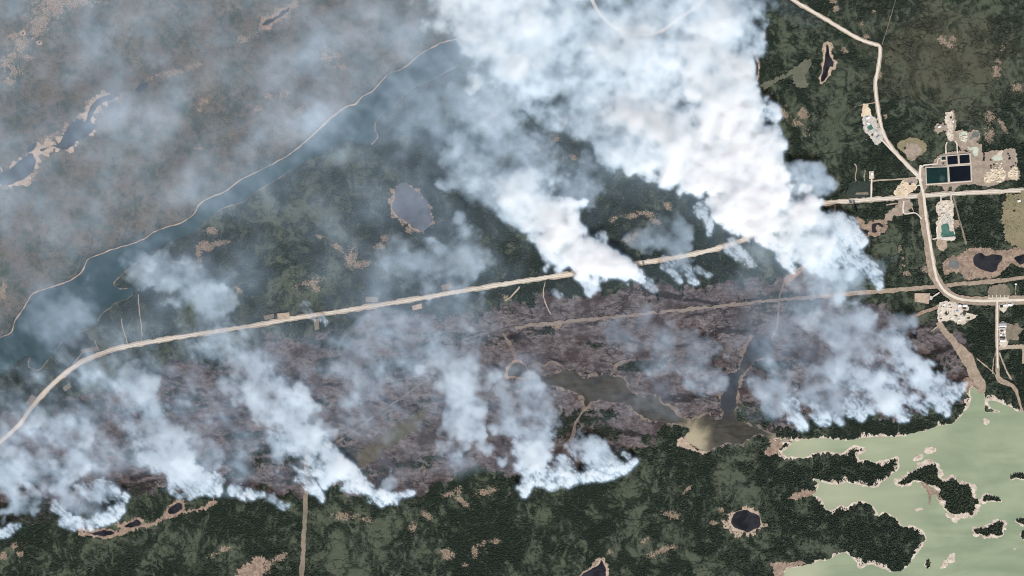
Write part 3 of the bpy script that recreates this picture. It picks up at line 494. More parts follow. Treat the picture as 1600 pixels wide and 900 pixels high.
# ------------------------------------------------------------------ islands: thing > beach, ground, trees
TREE_SPOTS = []           # filled below, per island
ISL = [
 ('large wooded island with ragged pale beaches and a hooked sand spit', [(1403,755),(1410,750),(1420,742),(1430,735),(1442,729),(1454,726),(1462,726),(1465,735),(1466,745),(1473,752),(1480,752),(1487,748),(1494,750),(1499,756),(1508,757),(1513,756),(1517,765),(1519,775),(1526,782),(1530,787),(1524,790),(1522,800),(1518,806),(1511,801),(1505,801),(1498,803),(1490,803),(1482,799),(1477,793),(1478,785),(1474,781),(1468,776),(1470,765),(1460,760),(1448,757),(1440,752),(1428,751),(1420,756),(1412,757)], 1.6, 5.5, 1),
 ('oblong wooded islet with a full pale rim', [(1522,828),(1530,826),(1540,824),(1548,821),(1555,816),(1563,815),(1568,818),(1567,828),(1567,834),(1560,838),(1550,835),(1542,838),(1534,835),(1526,833)], 1.6, 3.6, 1),
 ('low sandy islet with two dark copses east of the large island', [(1535,781),(1540,774),(1547,773),(1556,776),(1562,779),(1563,783),(1556,783),(1546,782),(1539,784)], .8, 2.4, 1),
 ('tiny rocky islet with two round tree clumps at the eastern margin', [(1577,746),(1583,741),(1591,740),(1598,740),(1603,744),(1597,747),(1588,747),(1580,749)], .6, 1.6, 1),
 ('wooded islet cut by the eastern margin, upper one', [(1588,813),(1594,811),(1604,810),(1612,813),(1610,820),(1600,820),(1593,817)], 1.0, 2.4, 1),
 ('wooded islet cut by the eastern margin, lower one', [(1596,833),(1600,830),(1608,832),(1610,842),(1602,844),(1597,840)], 1.0, 2.2, 1),
 ('pale double reef with a dark tuft north of the large island', [(1427,717),(1432,712),(1438,711),(1440,714),(1434,719),(1428,719)], .5, 1.6, 0),
 ('pale flat reef northeast of the double reef', [(1446,703),(1450,699),(1456,698),(1460,702),(1456,707),(1448,707)], .5, 1.8, 0),
 ('small bare skerry below the lake landing', [(1537,660),(1540,652),(1542,655),(1545,658),(1542,662),(1538,662)], .4, 1.2, 0),
 ('bare round skerry with one tree clump off the southern peninsula', [(1447,878),(1450,874),(1453,876),(1453,884),(1449,887),(1447,883)], .4, 1.4, 1),
 ('ragged white skerry, smaller of a pair', [(1471,881),(1475,875),(1479,877),(1478,884),(1473,886),(1469,885)], .4, 1.4, 0),
 ('ragged white skerry, larger of a pair', [(1482,872),(1486,867),(1491,866),(1491,874),(1488,879),(1483,878)], .4, 1.6, 0),
 ('black-and-white rock islet beside the sand spit', [(1431,796),(1435,794),(1442,795),(1440,797),(1433,798)], .3, 1.0, 0),
 ('lone white rock in the open lake', [(1585,857),(1588,856),(1588,858),(1585,858)], .2, .5, 0)]
MAT_FLOOR = patchy('island_forest_floor', (.030, .038, .024), (.045, .055, .032), (.06, .06, .04), big=.02, fine=.1)
ISL_Q = []
for i, (lb, pts, w0, w1, wooded) in enumerate(ISL):
    q = outline(pts, .6, 1.0, 14); n = len(q); nn = normals(q, True); c = q.mean(0); org = W(*c)
    isl = tag(empty('island', (org[0], org[1], 0)), lb, 'island')
    wv = 1.3 * w0 + (1.5 * w1 - 1.3 * w0) * np.clip(.5 + .6 * noise1(n, 30, nseed()) + .25 * noise1(n, 5, nseed()), 0, 1.5)
    out = q + nn * wv[:, None]; mid = q + nn * (wv * .5)[:, None]
    strip('beach', out, q - nn * .5, .3, 2.2, MAT_ROCK, True, isl, org)
    poly('ground', q, 2.0, MAT_FLOOR if wooded else MAT_ROCK, isl, org)
    ISL_Q.append((isl, q, wooded, org))
# hooked sand spit of the large island
isl0, org0 = ISL_Q[0][0], ISL_Q[0][3]
sp = outline([(1440,753),(1449,757),(1457,763),(1465,768),(1471,775),(1470,782),(1466,779),(1462,772),(1456,774),(1455,782),(1455,788),(1451,786),(1451,776),(1447,765),(1441,758)], .4, 1.0, 10)
poly('sand_spit', sp, 2.3, MAT_PEAT, isl0, org0)
sp = outline([(1478,800),(1486,804),(1494,806),(1504,804),(1506,810),(1498,811),(1496,817),(1490,815),(1484,810),(1479,806)], .7, 1.0, 10)
poly('rock_shelf', sp, 1.9, MAT_ROCK, isl0, org0)

# ------------------------------------------------------------------ buildings, gravel heaps
MAT_ROOFS = {'white': patchy('white_metal_roof', (.72, .72, .70), (.78, .78, .76), None, big=.1, fine=.6, rough=.5, bmp=0),
             'grey': patchy('grey_metal_roof', (.28, .29, .30), (.34, .35, .36), None, big=.1, fine=.6, rough=.6, bmp=0),
             'blue': patchy('blue_metal_roof', (.20, .26, .42), (.25, .31, .47), None, big=.1, fine=.6, rough=.5, bmp=0),
             'dark': patchy('dark_shingle_roof', (.035, .033, .032), (.06, .055, .05), None, big=.1, fine=.6, bmp=0)}
MAT_WALL = patchy('plain_cladding', (.50, .47, .42), (.58, .55, .50), None, big=.1, fine=.8, bmp=0)
MAT_DOOR = patchy('dark_door', (.10, .09, .08), (.13, .12, .11), None, big=.3, fine=1, bmp=0)
def building(x, y, L, Wd, rot, h, col, label, z=6.9, group=None):
    """gabled building, length L and width Wd in metres, ridge along its length"""
    wx, wy = W(x, y); o = tag(empty('building', (wx, wy, z - 1.0)), label, 'building', group); o.rotation_euler.z = rot
    a, b = L / 2, Wd / 2; rz = h + Wd * .22
    v = [(-a,-b,-5.8),(a,-b,-5.8),(a,b,-5.8),(-a,b,-5.8),(-a,-b,h),(a,-b,h),(a,b,h),(-a,b,h),(-a,0,rz-.15),(a,0,rz-.15)]
    f = [(0,1,5,4),(2,3,7,6),(1,2,6,9,5),(3,0,4,8,7)]
    link('wall', mesh('wall', v, f), MAT_WALL, o)
    e = .6; s = .22
    A, B = a + e, b + e; ez = h - e * .44
    rv = [(-A,-B,ez),(A,-B,ez),(A,0,rz),(-A,0,rz),(A,B,ez),(-A,B,ez)]
    rv += [(p[0], p[1], p[2] + s) for p in rv]
    rf = [(6,7,8,9),(9,8,10,11),(0,3,2,1),(3,5,4,2),(0,1,7,6),(4,5,11,10),(1,2,8,7),(2,4,10,8),(3,0,6,9),(5,3,9,11)]
    link('roof', mesh('roof', rv, rf), MAT_ROOFS[col], o)
    dv = [(-1.6,-b-.08,0),(1.6,-b-.08,0),(1.6,-b-.08,min(3.2,h-.4)),(-1.6,-b-.08,min(3.2,h-.4)),(-1.6,-b+.1,0),(1.6,-b+.1,0),(1.6,-b+.1,min(3.2,h-.4)),(-1.6,-b+.1,min(3.2,h-.4))]
    link('door', mesh('door', dv, [(0,1,2,3),(1,5,6,2),(4,0,3,7),(3,2,6,7)]), MAT_DOOR, o)
    return o
for args in (
    (1567,506,40,9,.0,5,'grey','long grey-roofed depot shed, northernmost of its row'),
    (1567,509.5,40,8,.0,5,'white','long white-roofed depot shed between two grey sheds'),
    (1566.5,513,34,8,.0,5,'grey','grey-roofed depot shed just south of the white shed'),
    (1565,517,14,9,.3,4,'dark','small dark-roofed depot hut turned off the row'),
    (1569,518,12,8,1.2,4,'white','small white-roofed depot hut standing end-on'),
    (1564,523,12,9,.1,4,'white','white-roofed depot hut beside the side road'),
    (1568,524,14,8,.4,4,'grey','grey-roofed depot hut in the middle of the yard'),
    (1566.5,528,34,10,-.03,5,'dark','long dark-roofed depot shed near the yard end'),
    (1566.5,532.5,32,9,-.03,5,'white','long white-roofed depot shed, southernmost of its row'),
    (1565,479,18,12,.1,5,'dark','dark-roofed building on the corner apron'),
    (1570,477,20,10,.1,5,'white','white-roofed building on the corner apron'),
    (1578,476,26,9,-.05,5,'white','long pale-roofed building east of the corner apron'),
    (1499,477.5,18,11,.05,5,'white','white-roofed square building at the campground entrance'),
    (1508,477.5,26,11,.0,5,'white','long white-roofed building at the campground entrance'),
    (1496,486,13,10,.2,4,'blue','blue-roofed building inside the campground'),
    (1507,482,22,9,-.1,4,'dark','dark-roofed long cabin below the campground entrance'),
    (1508,487,20,9,-.1,4,'dark','dark-roofed cabin at the campground trees'),
    (1479,491,14,12,.3,4,'dark','dark-roofed cabin on the campground island'),
    (1475,476,12,9,.5,4,'white','white-roofed cabin in the northern campground'),
    (1484,477,12,8,-.3,4,'grey','grey-roofed cabin between two campground lanes'),
    (1470,488,12,8,1.2,4,'white','white-roofed cabin at the western campground lane'),
    (1487,497,12,8,.2,4,'white','white-roofed cabin in the southern campground'),
    (1502,492,13,8,.8,4,'grey','grey-roofed cabin beside the inner campground lane'),
    (1499,500,12,8,.1,4,'white','white-roofed cabin at the campground bottom lane'),
    (1587,444,10,8,0,4,'white','white-roofed hut at the end of the mast path'),
    (1362,272,16,10,1.5,5,'white','white-roofed shed on the small spur pad'),
    (1356,184,22,11,.5,5,'white','white-roofed plant shed in the northern quarry'),
    (1357,193,16,10,-.6,5,'white','white-roofed hut above the small turquoise pool'),
    (1372,214,20,9,.9,5,'grey','grey-roofed shed at the foot of the northern quarry'),
    (1363,211,12,8,.9,4,'dark','dark-roofed hut on the lower quarry floor'),
    (1414,232,14,9,.7,3,'dark','dark-roofed hut on the round meadow'),
    (1474,256,8,7,0,4,'dark','tiny dark-roofed pump house beside the lagoon cells'),
    (1422,288,12,9,.2,5,'dark','dark-roofed crusher hut on the junction sand pit'),
    (1425,286,9,7,.2,5,'grey','small grey-roofed hut on the junction sand pit'),
    (1486,184,14,10,.2,4,'dark','dark-roofed hut on the pale gravel lane'),
    (1489,190,12,8,1.4,4,'white','white-roofed hut on the pale gravel lane'),
    (1468,198,18,10,.4,4,'white','white-roofed hut at the west arm of the clearing'),
    (1592,314,18,12,.3,5,'white','white-roofed house in the brown scrubby field'),
    (1585,330,12,9,.2,4,'dark','dark-roofed hut in the brown scrubby field')): building(*args)
def heap_mesh(seed, r, h, n=14):
    rg = np.random.default_rng(seed); v = [(0, 0, h)]; f = []
    rad = (.35, .7, 1.0); ht = (.78, .36, 0)
    off = 1 + .22 * rg.standard_normal(n)
    for k in range(3):
        for i in range(n):
            a = 2 * math.pi * i / n + .12 * rg.standard_normal()
            rr = r * rad[k] * (off[i] * .7 + .3 + .06 * rg.standard_normal())
            v.append((rr * math.cos(a), rr * math.sin(a), h * max(0, ht[k] + .07 * rg.standard_normal() * (k < 2))))
    for i in range(n):
        j = (i + 1) % n; f.append((0, 1 + i, 1 + j))
        for k in range(2): f.append((1 + k*n + i, 1 + (k+1)*n + i, 1 + (k+1)*n + j, 1 + k*n + j))
    return mesh('gravel_heap', v, f)
HM = [heap_mesh(s, 1, 1) for s in range(6)]
MAT_HEAP = patchy('pale_heap_gravel', (.44, .365, .275), (.60, .52, .41), (.33, .27, .205), big=.04, fine=.2)
MAT_DHEAP = patchy('black_heap', (.018, .018, .018), (.035, .034, .032), None, big=.05, fine=.3)  # near-black tone for the small dark mounds in the graded yard
MAT_GHEAP = patchy('grey_heap_stone', (.38, .36, .33), (.48, .46, .42), (.28, .27, .25), big=.05, fine=.3)
for me in HM: me.materials.append(MAT_HEAP)
def heap(x, y, r, h, mat, label, group, z=4.6):
    h += 1.8
    me = random.choice(HM); o = bpy.data.objects.new('gravel_heap', me); COL.objects.link(o)
    o.location = (*W(x, y), z); o.scale = (r, r * random.uniform(.65, 1), h); o.rotation_euler.z = random.uniform(0, 6.28)
    o.material_slots[0].link = 'OBJECT'; o.material_slots[0].material = mat
    return tag(o, ('broad ' if r > 8.5 else 'small ') + label, 'heap', group)
rg = random.Random(3)
for k in range(34):
    while True:
        x, y = rg.uniform(1540, 1571), rg.uniform(264, 285)
        if y > 262 + abs(x - 1556) * .15 and y < 288 - (x - 1540) * .2: break
    heap(x, y, rg.uniform(6, 13), rg.uniform(3, 6), MAT_HEAP, 'cream gravel heap crowded in the big stockyard', 'cream heaps in the stockyard')
for k in range(12):
    heap(rg.uniform(1576, 1589), rg.uniform(264, 279), rg.uniform(6, 12), rg.uniform(3, 5), MAT_HEAP, 'cream gravel heap in the eastern yard corner', 'cream heaps in the yard corner')
for k in range(8):
    heap(rg.uniform(1555, 1566), rg.uniform(254, 263), rg.uniform(5, 9), rg.uniform(3, 5), MAT_HEAP, 'cream gravel heap north of the big stockyard', 'cream heaps north of the stockyard')
for k, (x, y) in enumerate(((1537.5,241),(1537.5,244),(1537.5,247),(1537,250),(1548,259),(1548.3,262),(1548,250),(1553,257),(1575,240),(1577,243),(1578,246),(1577,248),(1587,255),(1583,259),(1580,261))):
    heap(x, y, rg.uniform(5, 8), rg.uniform(4, 7), MAT_DHEAP, 'black heap in the pink graded yard', 'black heaps in the yard')
for k in range(10):
    heap(rg.uniform(1500, 1511), rg.uniform(208, 220), rg.uniform(5, 9), rg.uniform(3, 5), MAT_HEAP, 'white rubble heap on the green clearing floor', 'rubble heaps in the north clearing')
for k in range(14):
    heap(rg.uniform(1466, 1488), rg.uniform(318, 346), rg.uniform(5, 10), rg.uniform(3, 6), rg.choice((MAT_HEAP, MAT_GHEAP)), 'stone heap on the southern quarry floor', 'stone heaps in the southern quarry')
for k in range(10):
    heap(rg.uniform(1353, 1374), rg.uniform(188, 218), rg.uniform(4, 8), rg.uniform(3, 5), MAT_GHEAP, 'grey stone heap on the northern quarry floor', 'stone heaps in the northern quarry')
for k in range(9):
    heap(rg.uniform(1402, 1427), rg.uniform(287, 301), rg.uniform(6, 10), rg.uniform(3, 6), MAT_HEAP, 'sand heap in the junction sand pit', 'sand heaps at the junction')
# steep south face of the quarry pool: a real rock bank that shades the water's edge
bank = [(1470,370.2,0),(1480,369.8,7),(1491,369,7),(1492,369,0)]
v = []
for x, y, h in bank:
    for dy, zz in ((0, 5.6), (.35, 6.4 + h), (2.6, 6.4 + h * .9), (5.0, 5.6)): v.append((*W(x, y + dy), zz))
link('rock_bank', mesh('rock_bank', v, [(4*i + j, 4*i + j + 1, 4*i + j + 5, 4*i + j + 4) for i in range(3) for j in range(3)]), MAT_LIME)
tag(bpy.data.objects['rock_bank'], 'grey rock bank along the south side of the turquoise quarry pool', 'rock bank')

# ------------------------------------------------------------------ ground: one sheet out to the horizon
STEP = 2
fine_x = np.arange(RX0, RX0 + RW, STEP, float); fine_y = np.arange(RY0, RY0 + RH, STEP, float)
far = np.array([14, 40, 100, 220, 460, 1000, 2200, 5000, 12000], float)
gx = np.concatenate([fine_x[0] - far[::-1], fine_x, fine_x[-1] + far]); gy = np.concatenate([fine_y[0] - far[::-1], fine_y, fine_y[-1] + far])
FX, FY = len(fine_x), len(fine_y)
fy, fx = np.mgrid[0:FY, 0:FX]; PX = fine_x[fx]; PY = fine_y[fy]
def blobs(lst, base=0.0):
    a = np.full((FY, FX), float(base))
    for x, y, rx, ry, v in lst: a += v * np.exp(-((PX - x) / rx) ** 2 - ((PY - y) / ry) ** 2)
    return a
wxn = fbm(FX, FY, 60, 1.7, 31) * 12; wyn = fbm(FX, FY, 60, 1.7, 32) * 12
def region(pts, soft=6, warp=1.0):
    r = blur(raster(spline(pts, True, 3)), soft)
    xi = np.clip((PX + wxn * warp - RX0).astype(int), 0, RW - 1); yi = np.clip((PY + wyn * warp - RY0).astype(int), 0, RH - 1)
    return r[yi, xi]
BURN_P = [(-120,650),(40,640),(110,622),(200,604),(330,572),(430,535),(500,516),(600,505),(700,492),(800,474),(900,462),(1000,456),(1100,450),(1200,436),(1260,424),(1290,440),(1330,478),(1400,494),(1468,512),(1500,556),(1508,596),(1498,622),(1470,642),(1400,650),(1330,640),(1250,652),(1205,672),(1150,650),(1090,668),(1060,668),(1010,690),(960,722),(900,742),(830,752),(740,738),(660,758),(560,768),(480,770),(420,764),(350,766),(280,756),(200,776),(100,796),(40,812),(-120,830)]
burn = region(BURN_P, 5, .9)
burn = np.clip(burn + .25 * fbm(FX, FY, 14, 1.4, 33) * (burn > .03) * (burn < .97), 0, 1)
BROWN_P = [(-120,-120),(900,-120),(760,40),(690,70),(600,118),(540,168),(470,225),(390,275),(300,335),(230,370),(135,408),(60,456),(20,510),(-120,560)]
brown = region(BROWN_P, 8, .4)
ne = blobs([(1480,90,170,110,.9), (1240,170,60,70,.2), (1550,350,50,40,.4), (1330,230,60,40,.2)])
# curl-swirl line texture of the strand fens
pot = fbm(FX, FY, 95, 2.3, 34); ay, ax_ = np.gradient(pot); nrm = np.hypot(ax_, ay) + 1e-6; ux, uy = ay / nrm, -ax_ / nrm
src = np.random.default_rng(35).standard_normal((FY, FX))
acc = src.copy()
for sgn in (1, -1):
    X, Y = fx.astype(float), fy.astype(float)
    for _ in range(15):
        xi = np.clip(X.round().astype(int), 0, FX - 1); yi = np.clip(Y.round().astype(int), 0, FY - 1)
        X = X + sgn * ux[yi, xi]; Y = Y + sgn * uy[yi, xi]
        acc += src[np.clip(Y.round().astype(int), 0, FY - 1), np.clip(X.round().astype(int), 0, FX - 1)]
acc = .6 * acc + .2 * np.roll(acc, 1, 0) + .2 * np.roll(acc, 1, 1); lic = acc / acc.std()
big = fbm(FX, FY, 70, 1.9, 36); med = fbm(FX, FY, 24, 1.6, 37)
light = .36 + .19 * big + .19 * med + .06 * fbm(FX, FY, 8, 1.3, 71) + blobs([(560,830,90,60,.35),(690,830,50,40,.2),(150,840,60,40,.25),(300,850,60,30,.15),(1000,780,90,40,.10),(980,850,80,30,.22),(1130,750,40,60,.05),(1110,860,80,30,.25),
    (60,800,60,60,-.1),(400,840,50,50,-.3),(790,850,60,50,-.25),(1330,740,90,40,-.4),(1340,840,100,50,-.35),(1380,670,110,20,-.6),(1400,880,50,50,-.2),(700,810,60,30,-.1),(860,850,70,40,-.25),
    (400,340,80,50,.15),(480,380,60,40,.12),(560,320,40,50,.1),(1370,390,60,30,.05),(1530,340,40,30,-.35),(1520,540,40,60,-.3),(1590,580,30,50,-.3),(1400,280,80,60,-.05),(1300,130,70,90,.15),(1480,90,150,110,.28),(1400,350,50,50,.0),(870,450,150,30,-.3),(1060,430,90,40,-.3),(700,330,80,60,-.35),(650,220,60,60,-.3),(900,270,60,50,-.3)])
light = np.clip(light * .82, 0, .8)
strk = fbm(FX, FY, 34, 1.9, 38, 4.5, -.06)                     # unburned strips: long, thin, near east-west
char = np.maximum(sstep(1.75, 2.1, fbm(FX, FY, 16, 2.0, 72, 5.0, -.22) + .15 * med), sstep(1.75, 2.1, fbm(FX, FY, 12, 2.0, 73, 5.0, .35) + .15 * med))
char = np.maximum(char, sstep(1.8, 2.15, fbm(FX, FY, 14, 2.0, 74, 6.0, .0)))
unb = sstep(1.0, 1.55, strk + .35 * fbm(FX, FY, 10, 1.3, 39)) * burn
tan = np.zeros((FY, FX))
for x, y, a_, b_, r in _small + _flats:
    u = ((PX - x) * math.cos(r) + (PY - y) * math.sin(r)) / a_; v_ = (-(PX - x) * math.sin(r) + (PY - y) * math.cos(r)) / b_
    tan = np.maximum(tan, np.exp(-.9 * (u * u + v_ * v_)))
tan = np.clip(tan * (1 + .25 * med) , 0, 1.3)
wat = blur(WATER, 3)[(fy * STEP).clip(0, RH - 1), (fx * STEP).clip(0, RW - 1)]
def widen(a, out=None):
    """fine-grid map -> whole sheet; outside the fine grid either a constant or the nearest edge value"""
    n_ = len(far)
    w = np.pad(a, n_, mode='edge') if out is None else np.pad(a, n_, constant_values=out)
    return w
relief = -2.2 + .55 * np.clip(fbm(FX, FY, 40, 2.2, 40), -2.5, 2.5) + .25 * np.clip(lic, -2.5, 2.5) * (1 - burn)
GX, GY = np.meshgrid((gx - 800) * M, (450 - gy) * M)
gz = widen(np.minimum(relief, -.3), -2.2)
nx, ny = len(gx), len(gy)
me = bpy.data.meshes.new('ground'); me.vertices.add(nx * ny)
me.vertices.foreach_set('co', np.stack([GX, GY, gz], -1).astype('f').ravel())
ii = (np.arange(ny - 1)[:, None] * nx + np.arange(nx - 1)[None, :]).ravel()
quads = np.stack([ii, ii + nx, ii + nx + 1, ii + 1], 1).astype(np.int32)
me.loops.add(quads.size); me.loops.foreach_set('vertex_index', quads.ravel())
me.polygons.add(len(quads)); me.polygons.foreach_set('loop_start', np.arange(0, quads.size, 4, dtype=np.int32))
me.polygons.foreach_set('use_smooth', np.ones(len(quads), bool))
me.update(calc_edges=True)
for k, a in (('burn', burn), ('brown', brown), ('light', light), ('lic', lic), ('unburned', unb), ('fell', np.clip(ne, 0, 1)), ('med', med), ('tan', tan), ('char', char)):
    at = me.attributes.new(k, 'FLOAT', 'POINT'); at.data.foreach_set('value', widen(a, {'burn': None, 'brown': None, 'light': .33, 'med': 0.}.get(k, 0.)).astype('f').ravel())
mg, t, b = new_mat('forest_floor'); p = t.pos()
A = {k: t.attr(k) for k in ('burn', 'brown', 'light', 'lic', 'unburned', 'fell', 'med', 'tan', 'char')}
nf = t.noise(p, .11, 4, .7); nm = t.noise(p, .03, 5, .65); nb = t.noise(p, .006, 5, .6)
lt = t.m('ADD', A['light'], t.m('MULTIPLY', A['lic'], .26)); lt = t.m('ADD', lt, t.m('MULTIPLY', t.m('SUBTRACT', nf, .5), .7))
c = t.mix(t.step(lt, .02, 1.0), (.0145, .022, .0165), (.070, .081, .055))
c = t.mix(t.m('MULTIPLY', t.step(t.m('ADD', A['fell'], t.m('MULTIPLY', t.m('SUBTRACT', nb, .5), 1.6)), .25, 1.1), .70), c, (.078, .070, .047))
c = t.mix(t.m('MULTIPLY', t.step(nm, .62, .74), .45), c, (.16, .125, .085))
def vein(sc, w, off, st=(.6, 1, 1)):      # thin sinuous dark drainage lines
    v = t.noise(t.n('ShaderNodeVectorMath', {0: t.pos(st, .2), 1: (off, off * 2, 0)}, operation='ADD').outputs[0], sc, 4, .6)
    return t.step(t.m('ABSOLUTE', t.m('SUBTRACT', v, .5)), w, w * .3)
c = t.mix(t.m('MULTIPLY', t.m('MULTIPLY', vein(.0055, .020, 7000.), t.step(nb, .42, .56)), .75), c, (.010, .014, .010))
# northwest heath: brown-grey shrub with green hollows
h = t.mix(t.step(t.m('ADD', t.m('MULTIPLY', nb, .5), t.m('MULTIPLY', nm, .5)), .40, .58), (.036, .050, .038), (.125, .103, .083))
h = t.mix(t.m('MULTIPLY', t.step(t.m('ADD', nf, t.m('MULTIPLY', A['med'], .05)), .55, .7), .6), h, (.20, .165, .13))
c = t.mix(t.m('MULTIPLY', A['brown'], .85), c, h)
# burned ground: grey-mauve ash, maroon scorch, pale streaks
ns = t.noise(t.pos((.55, 1, 1), .10), .045, 6, .72); nk = t.noise(p, .2, 4, .75)
a1 = t.mix(t.step(t.m('ADD', t.m('MULTIPLY', ns, .68), t.m('MULTIPLY', nk, .32)), .38, .62), (.050, .041, .041), (.148, .128, .129))
a1 = t.mix(t.m('MULTIPLY', t.step(t.m('ADD', nb, t.m('MULTIPLY', t.m('SUBTRACT', nk, .5), .35)), .50, .64), .85), a1, (.036, .025, .025))
patch = t.step(t.noise(p, .0022, 3, .6), .47, .60)
a1 = t.mix(t.m('MULTIPLY', t.m('MULTIPLY', vein(.0060, .022, 900.), patch), .9), a1, (.026, .021, .020))
a1 = t.mix(t.m('MULTIPLY', t.m('MULTIPLY', vein(.010, .016, 300.), t.m('SUBTRACT', 1.0, patch)), .65), a1, (.035, .026, .025))
a1 = t.mix(t.m('MULTIPLY', t.m('MULTIPLY', vein(.008, .016, 5000.), t.step(nb, .5, .42)), .35), a1, (.24, .195, .17))
a1 = t.mix(t.m('MULTIPLY', t.m('MULTIPLY', A['char'], t.step(nf, .30, .45)), .88), a1, (.014, .012, .013))
a1 = t.mix(A['unburned'], a1, (.020, .024, .019))
tn = t.m('ADD', A['tan'], t.m('ADD', t.m('MULTIPLY', t.m('SUBTRACT', nm, .5), 2.4), t.m('MULTIPLY', t.m('SUBTRACT', nf, .5), 3.2)))
tc = t.mix(t.step(nf, .35, .65), (.11, .083, .06), (.29, .22, .162))
tm = t.m('MULTIPLY', t.step(tn, .42, .72), t.step(A['tan'], .05, .3))
c = t.mix(t.step(A['burn'], .35, .65), c, a1)
c = t.mix(t.m('MULTIPLY', tm, .92), c, tc)
t.L.new(c, b.inputs['Base Color']); bump(t, b, t.m('ADD', nf, nm), .8, 3.0)
tag(link('ground', me, mg), 'boreal lowland with green fens, brown heath and a broad burned belt', kind='structure')

# ------------------------------------------------------------------ forest: real small conifers, far too many to count
mt_, t, b = new_mat('spruce_needles'); rnd = t.n('ShaderNodeObjectInfo').outputs['Random']
op = t.n('ShaderNodeAttribute', attribute_name='open', attribute_type='INSTANCER').outputs['Fac']
c = t.mix(t.m('ADD', t.m('MULTIPLY', rnd, .55), t.m('MULTIPLY', op, .75), clamp=True), (.018, .028, .020), (.066, .080, .053))
c = t.mix(t.step(rnd, .955, .99), c, (.13, .12, .085))
t.L.new(c, b.inputs['Base Color']); MAT_TREE = mt_
def tree_group():
    g = bpy.data.node_groups.new('conifers', 'GeometryNodeTree'); g.is_modifier = True
    g.interface.new_socket('Geometry', in_out='INPUT', socket_type='NodeSocketGeometry')
    g.interface.new_socket('Geometry', in_out='OUTPUT', socket_type='NodeSocketGeometry')
    k = NT(g); gi = k.n('NodeGroupInput'); go = k.n('NodeGroupOutput')
    def cone(r, d, z, n=6, top=0.0):
        c = k.n('GeometryNodeMeshCone', {'Vertices': n, 'Radius Top': top, 'Radius Bottom': r, 'Depth': d}, fill_type='NONE')
        return k.n('GeometryNodeTransform', {'Geometry': c.outputs['Mesh'], 'Translation': (0, 0, z)}).outputs[0]
    j = k.n('GeometryNodeJoinGeometry')
    for gg in (cone(.06, .5, -.1, 4, .05), cone(.42, .55, .15, 7), cone(.32, .5, .45, 6), cone(.2, .45, .75, 5)): k.L.new(gg, j.inputs[0])
    sm = k.n('GeometryNodeSetMaterial', {'Geometry': j.outputs[0], 'Material': MAT_TREE})
    sz = k.n('GeometryNodeInputNamedAttribute', {0: 'size'}, data_type='FLOAT_VECTOR').outputs[0]
    rv = k.n('FunctionNodeRandomValue', data_type='FLOAT_VECTOR'); rv.inputs[0].default_value = (-.1, -.1, 0); rv.inputs[1].default_value = (.1, .1, 6.28)
    ip = k.n('GeometryNodeInstanceOnPoints', {'Points': gi.outputs[0], 'Instance': sm.outputs[0], 'Rotation': rv.outputs[0], 'Scale': sz})
    k.L.new(ip.outputs[0], go.inputs[0]); return g
TG = tree_group()
def forest(name, xy_px, z, size, parent=None, org=(0, 0), opn=None):
    me = bpy.data.meshes.new(name); n = len(xy_px); me.vertices.add(n)
    co = np.stack([(xy_px[:, 0] - 800) * M - org[0], (450 - xy_px[:, 1]) * M - org[1], z], 1)
    me.vertices.foreach_set('co', co.astype('f').ravel())
    at = me.attributes.new('size', 'FLOAT_VECTOR', 'POINT'); at.data.foreach_set('vector', size.astype('f').ravel())
    at = me.attributes.new('open', 'FLOAT', 'POINT'); at.data.foreach_set('value', (np.zeros(n) if opn is None else opn).astype('f'))
    o = link(name, me, MAT_TREE, parent); md = o.modifiers.new('conifers', 'NODES'); md.node_group = TG
    return o
def sizes(n, rg, k=1.0):
    h = rg.uniform(5.5, 10, n) * k; w = h * rg.uniform(.85, 1.35, n)
    return np.stack([w, w, h], 1)
SP = 2.0
tx, ty = np.meshgrid(np.arange(-70, 1670, SP), np.arange(-70, 970, SP))
rg_ = np.random.default_rng(51)
tx = (tx + rg_.uniform(-.9, .9, tx.shape)).ravel(); ty = (ty + rg_.uniform(-.9, .9, ty.shape)).ravel()
gi_ = np.clip(((ty - RY0) / STEP).round().astype(int), 0, FY - 1), np.clip(((tx - RX0) / STEP).round().astype(int), 0, FX - 1)
dens = np.clip(.97 - 1.0 * light - .20 * lic, .14, .85) * (1 - .6 * np.clip(ne, 0, 1)) * (1 - .75 * brown) * (1 - sstep(.3, .6, burn)) * (1 - .9 * sstep(.3, .6, tan))
dens = np.maximum(dens, unb * .8)
blocked = NOTREE | WATER
keep = (rg_.random(tx.shape) < dens[gi_]) & ~blocked[np.clip((ty - RY0).astype(int), 0, RH - 1), np.clip((tx - RX0).astype(int), 0, RW - 1)]
pts = np.stack([tx[keep], ty[keep]], 1)
fo = forest('forest', pts, np.full(len(pts), .2) + relief[gi_][keep], sizes(len(pts), rg_, np.clip(.42 + .8 * dens[gi_][keep], .5, 1.0)), opn=np.clip(light[gi_][keep] * 1.3 - .25 + .3 * brown[gi_][keep], 0, 1))
tag(fo, 'dense dark spruce forest covering the unburned lowland', kind='stuff')
for isl, q, wooded, org in ISL_Q:
    if not wooded: continue
    x0, y0 = q.min(0); x1, y1 = q.max(0); n = int((x1 - x0) * (y1 - y0) / 2.2) + 6
    p_ = np.stack([rg_.uniform(x0, x1, n), rg_.uniform(y0, y1, n)], 1); R_ = raster(q)
    ok = R_[(p_[:, 1] - RY0).astype(int).clip(0, RH - 1), (p_[:, 0] - RX0).astype(int).clip(0, RW - 1)]
    p_ = p_[ok]
    if len(p_): forest('trees', p_, np.full(len(p_), 3.0), sizes(len(p_), rg_, .95), isl, org)['kind'] = 'stuff'
print('trees', len(pts), 'ground tris', len(quads) * 2, 't', round(time.time() - T0, 1))

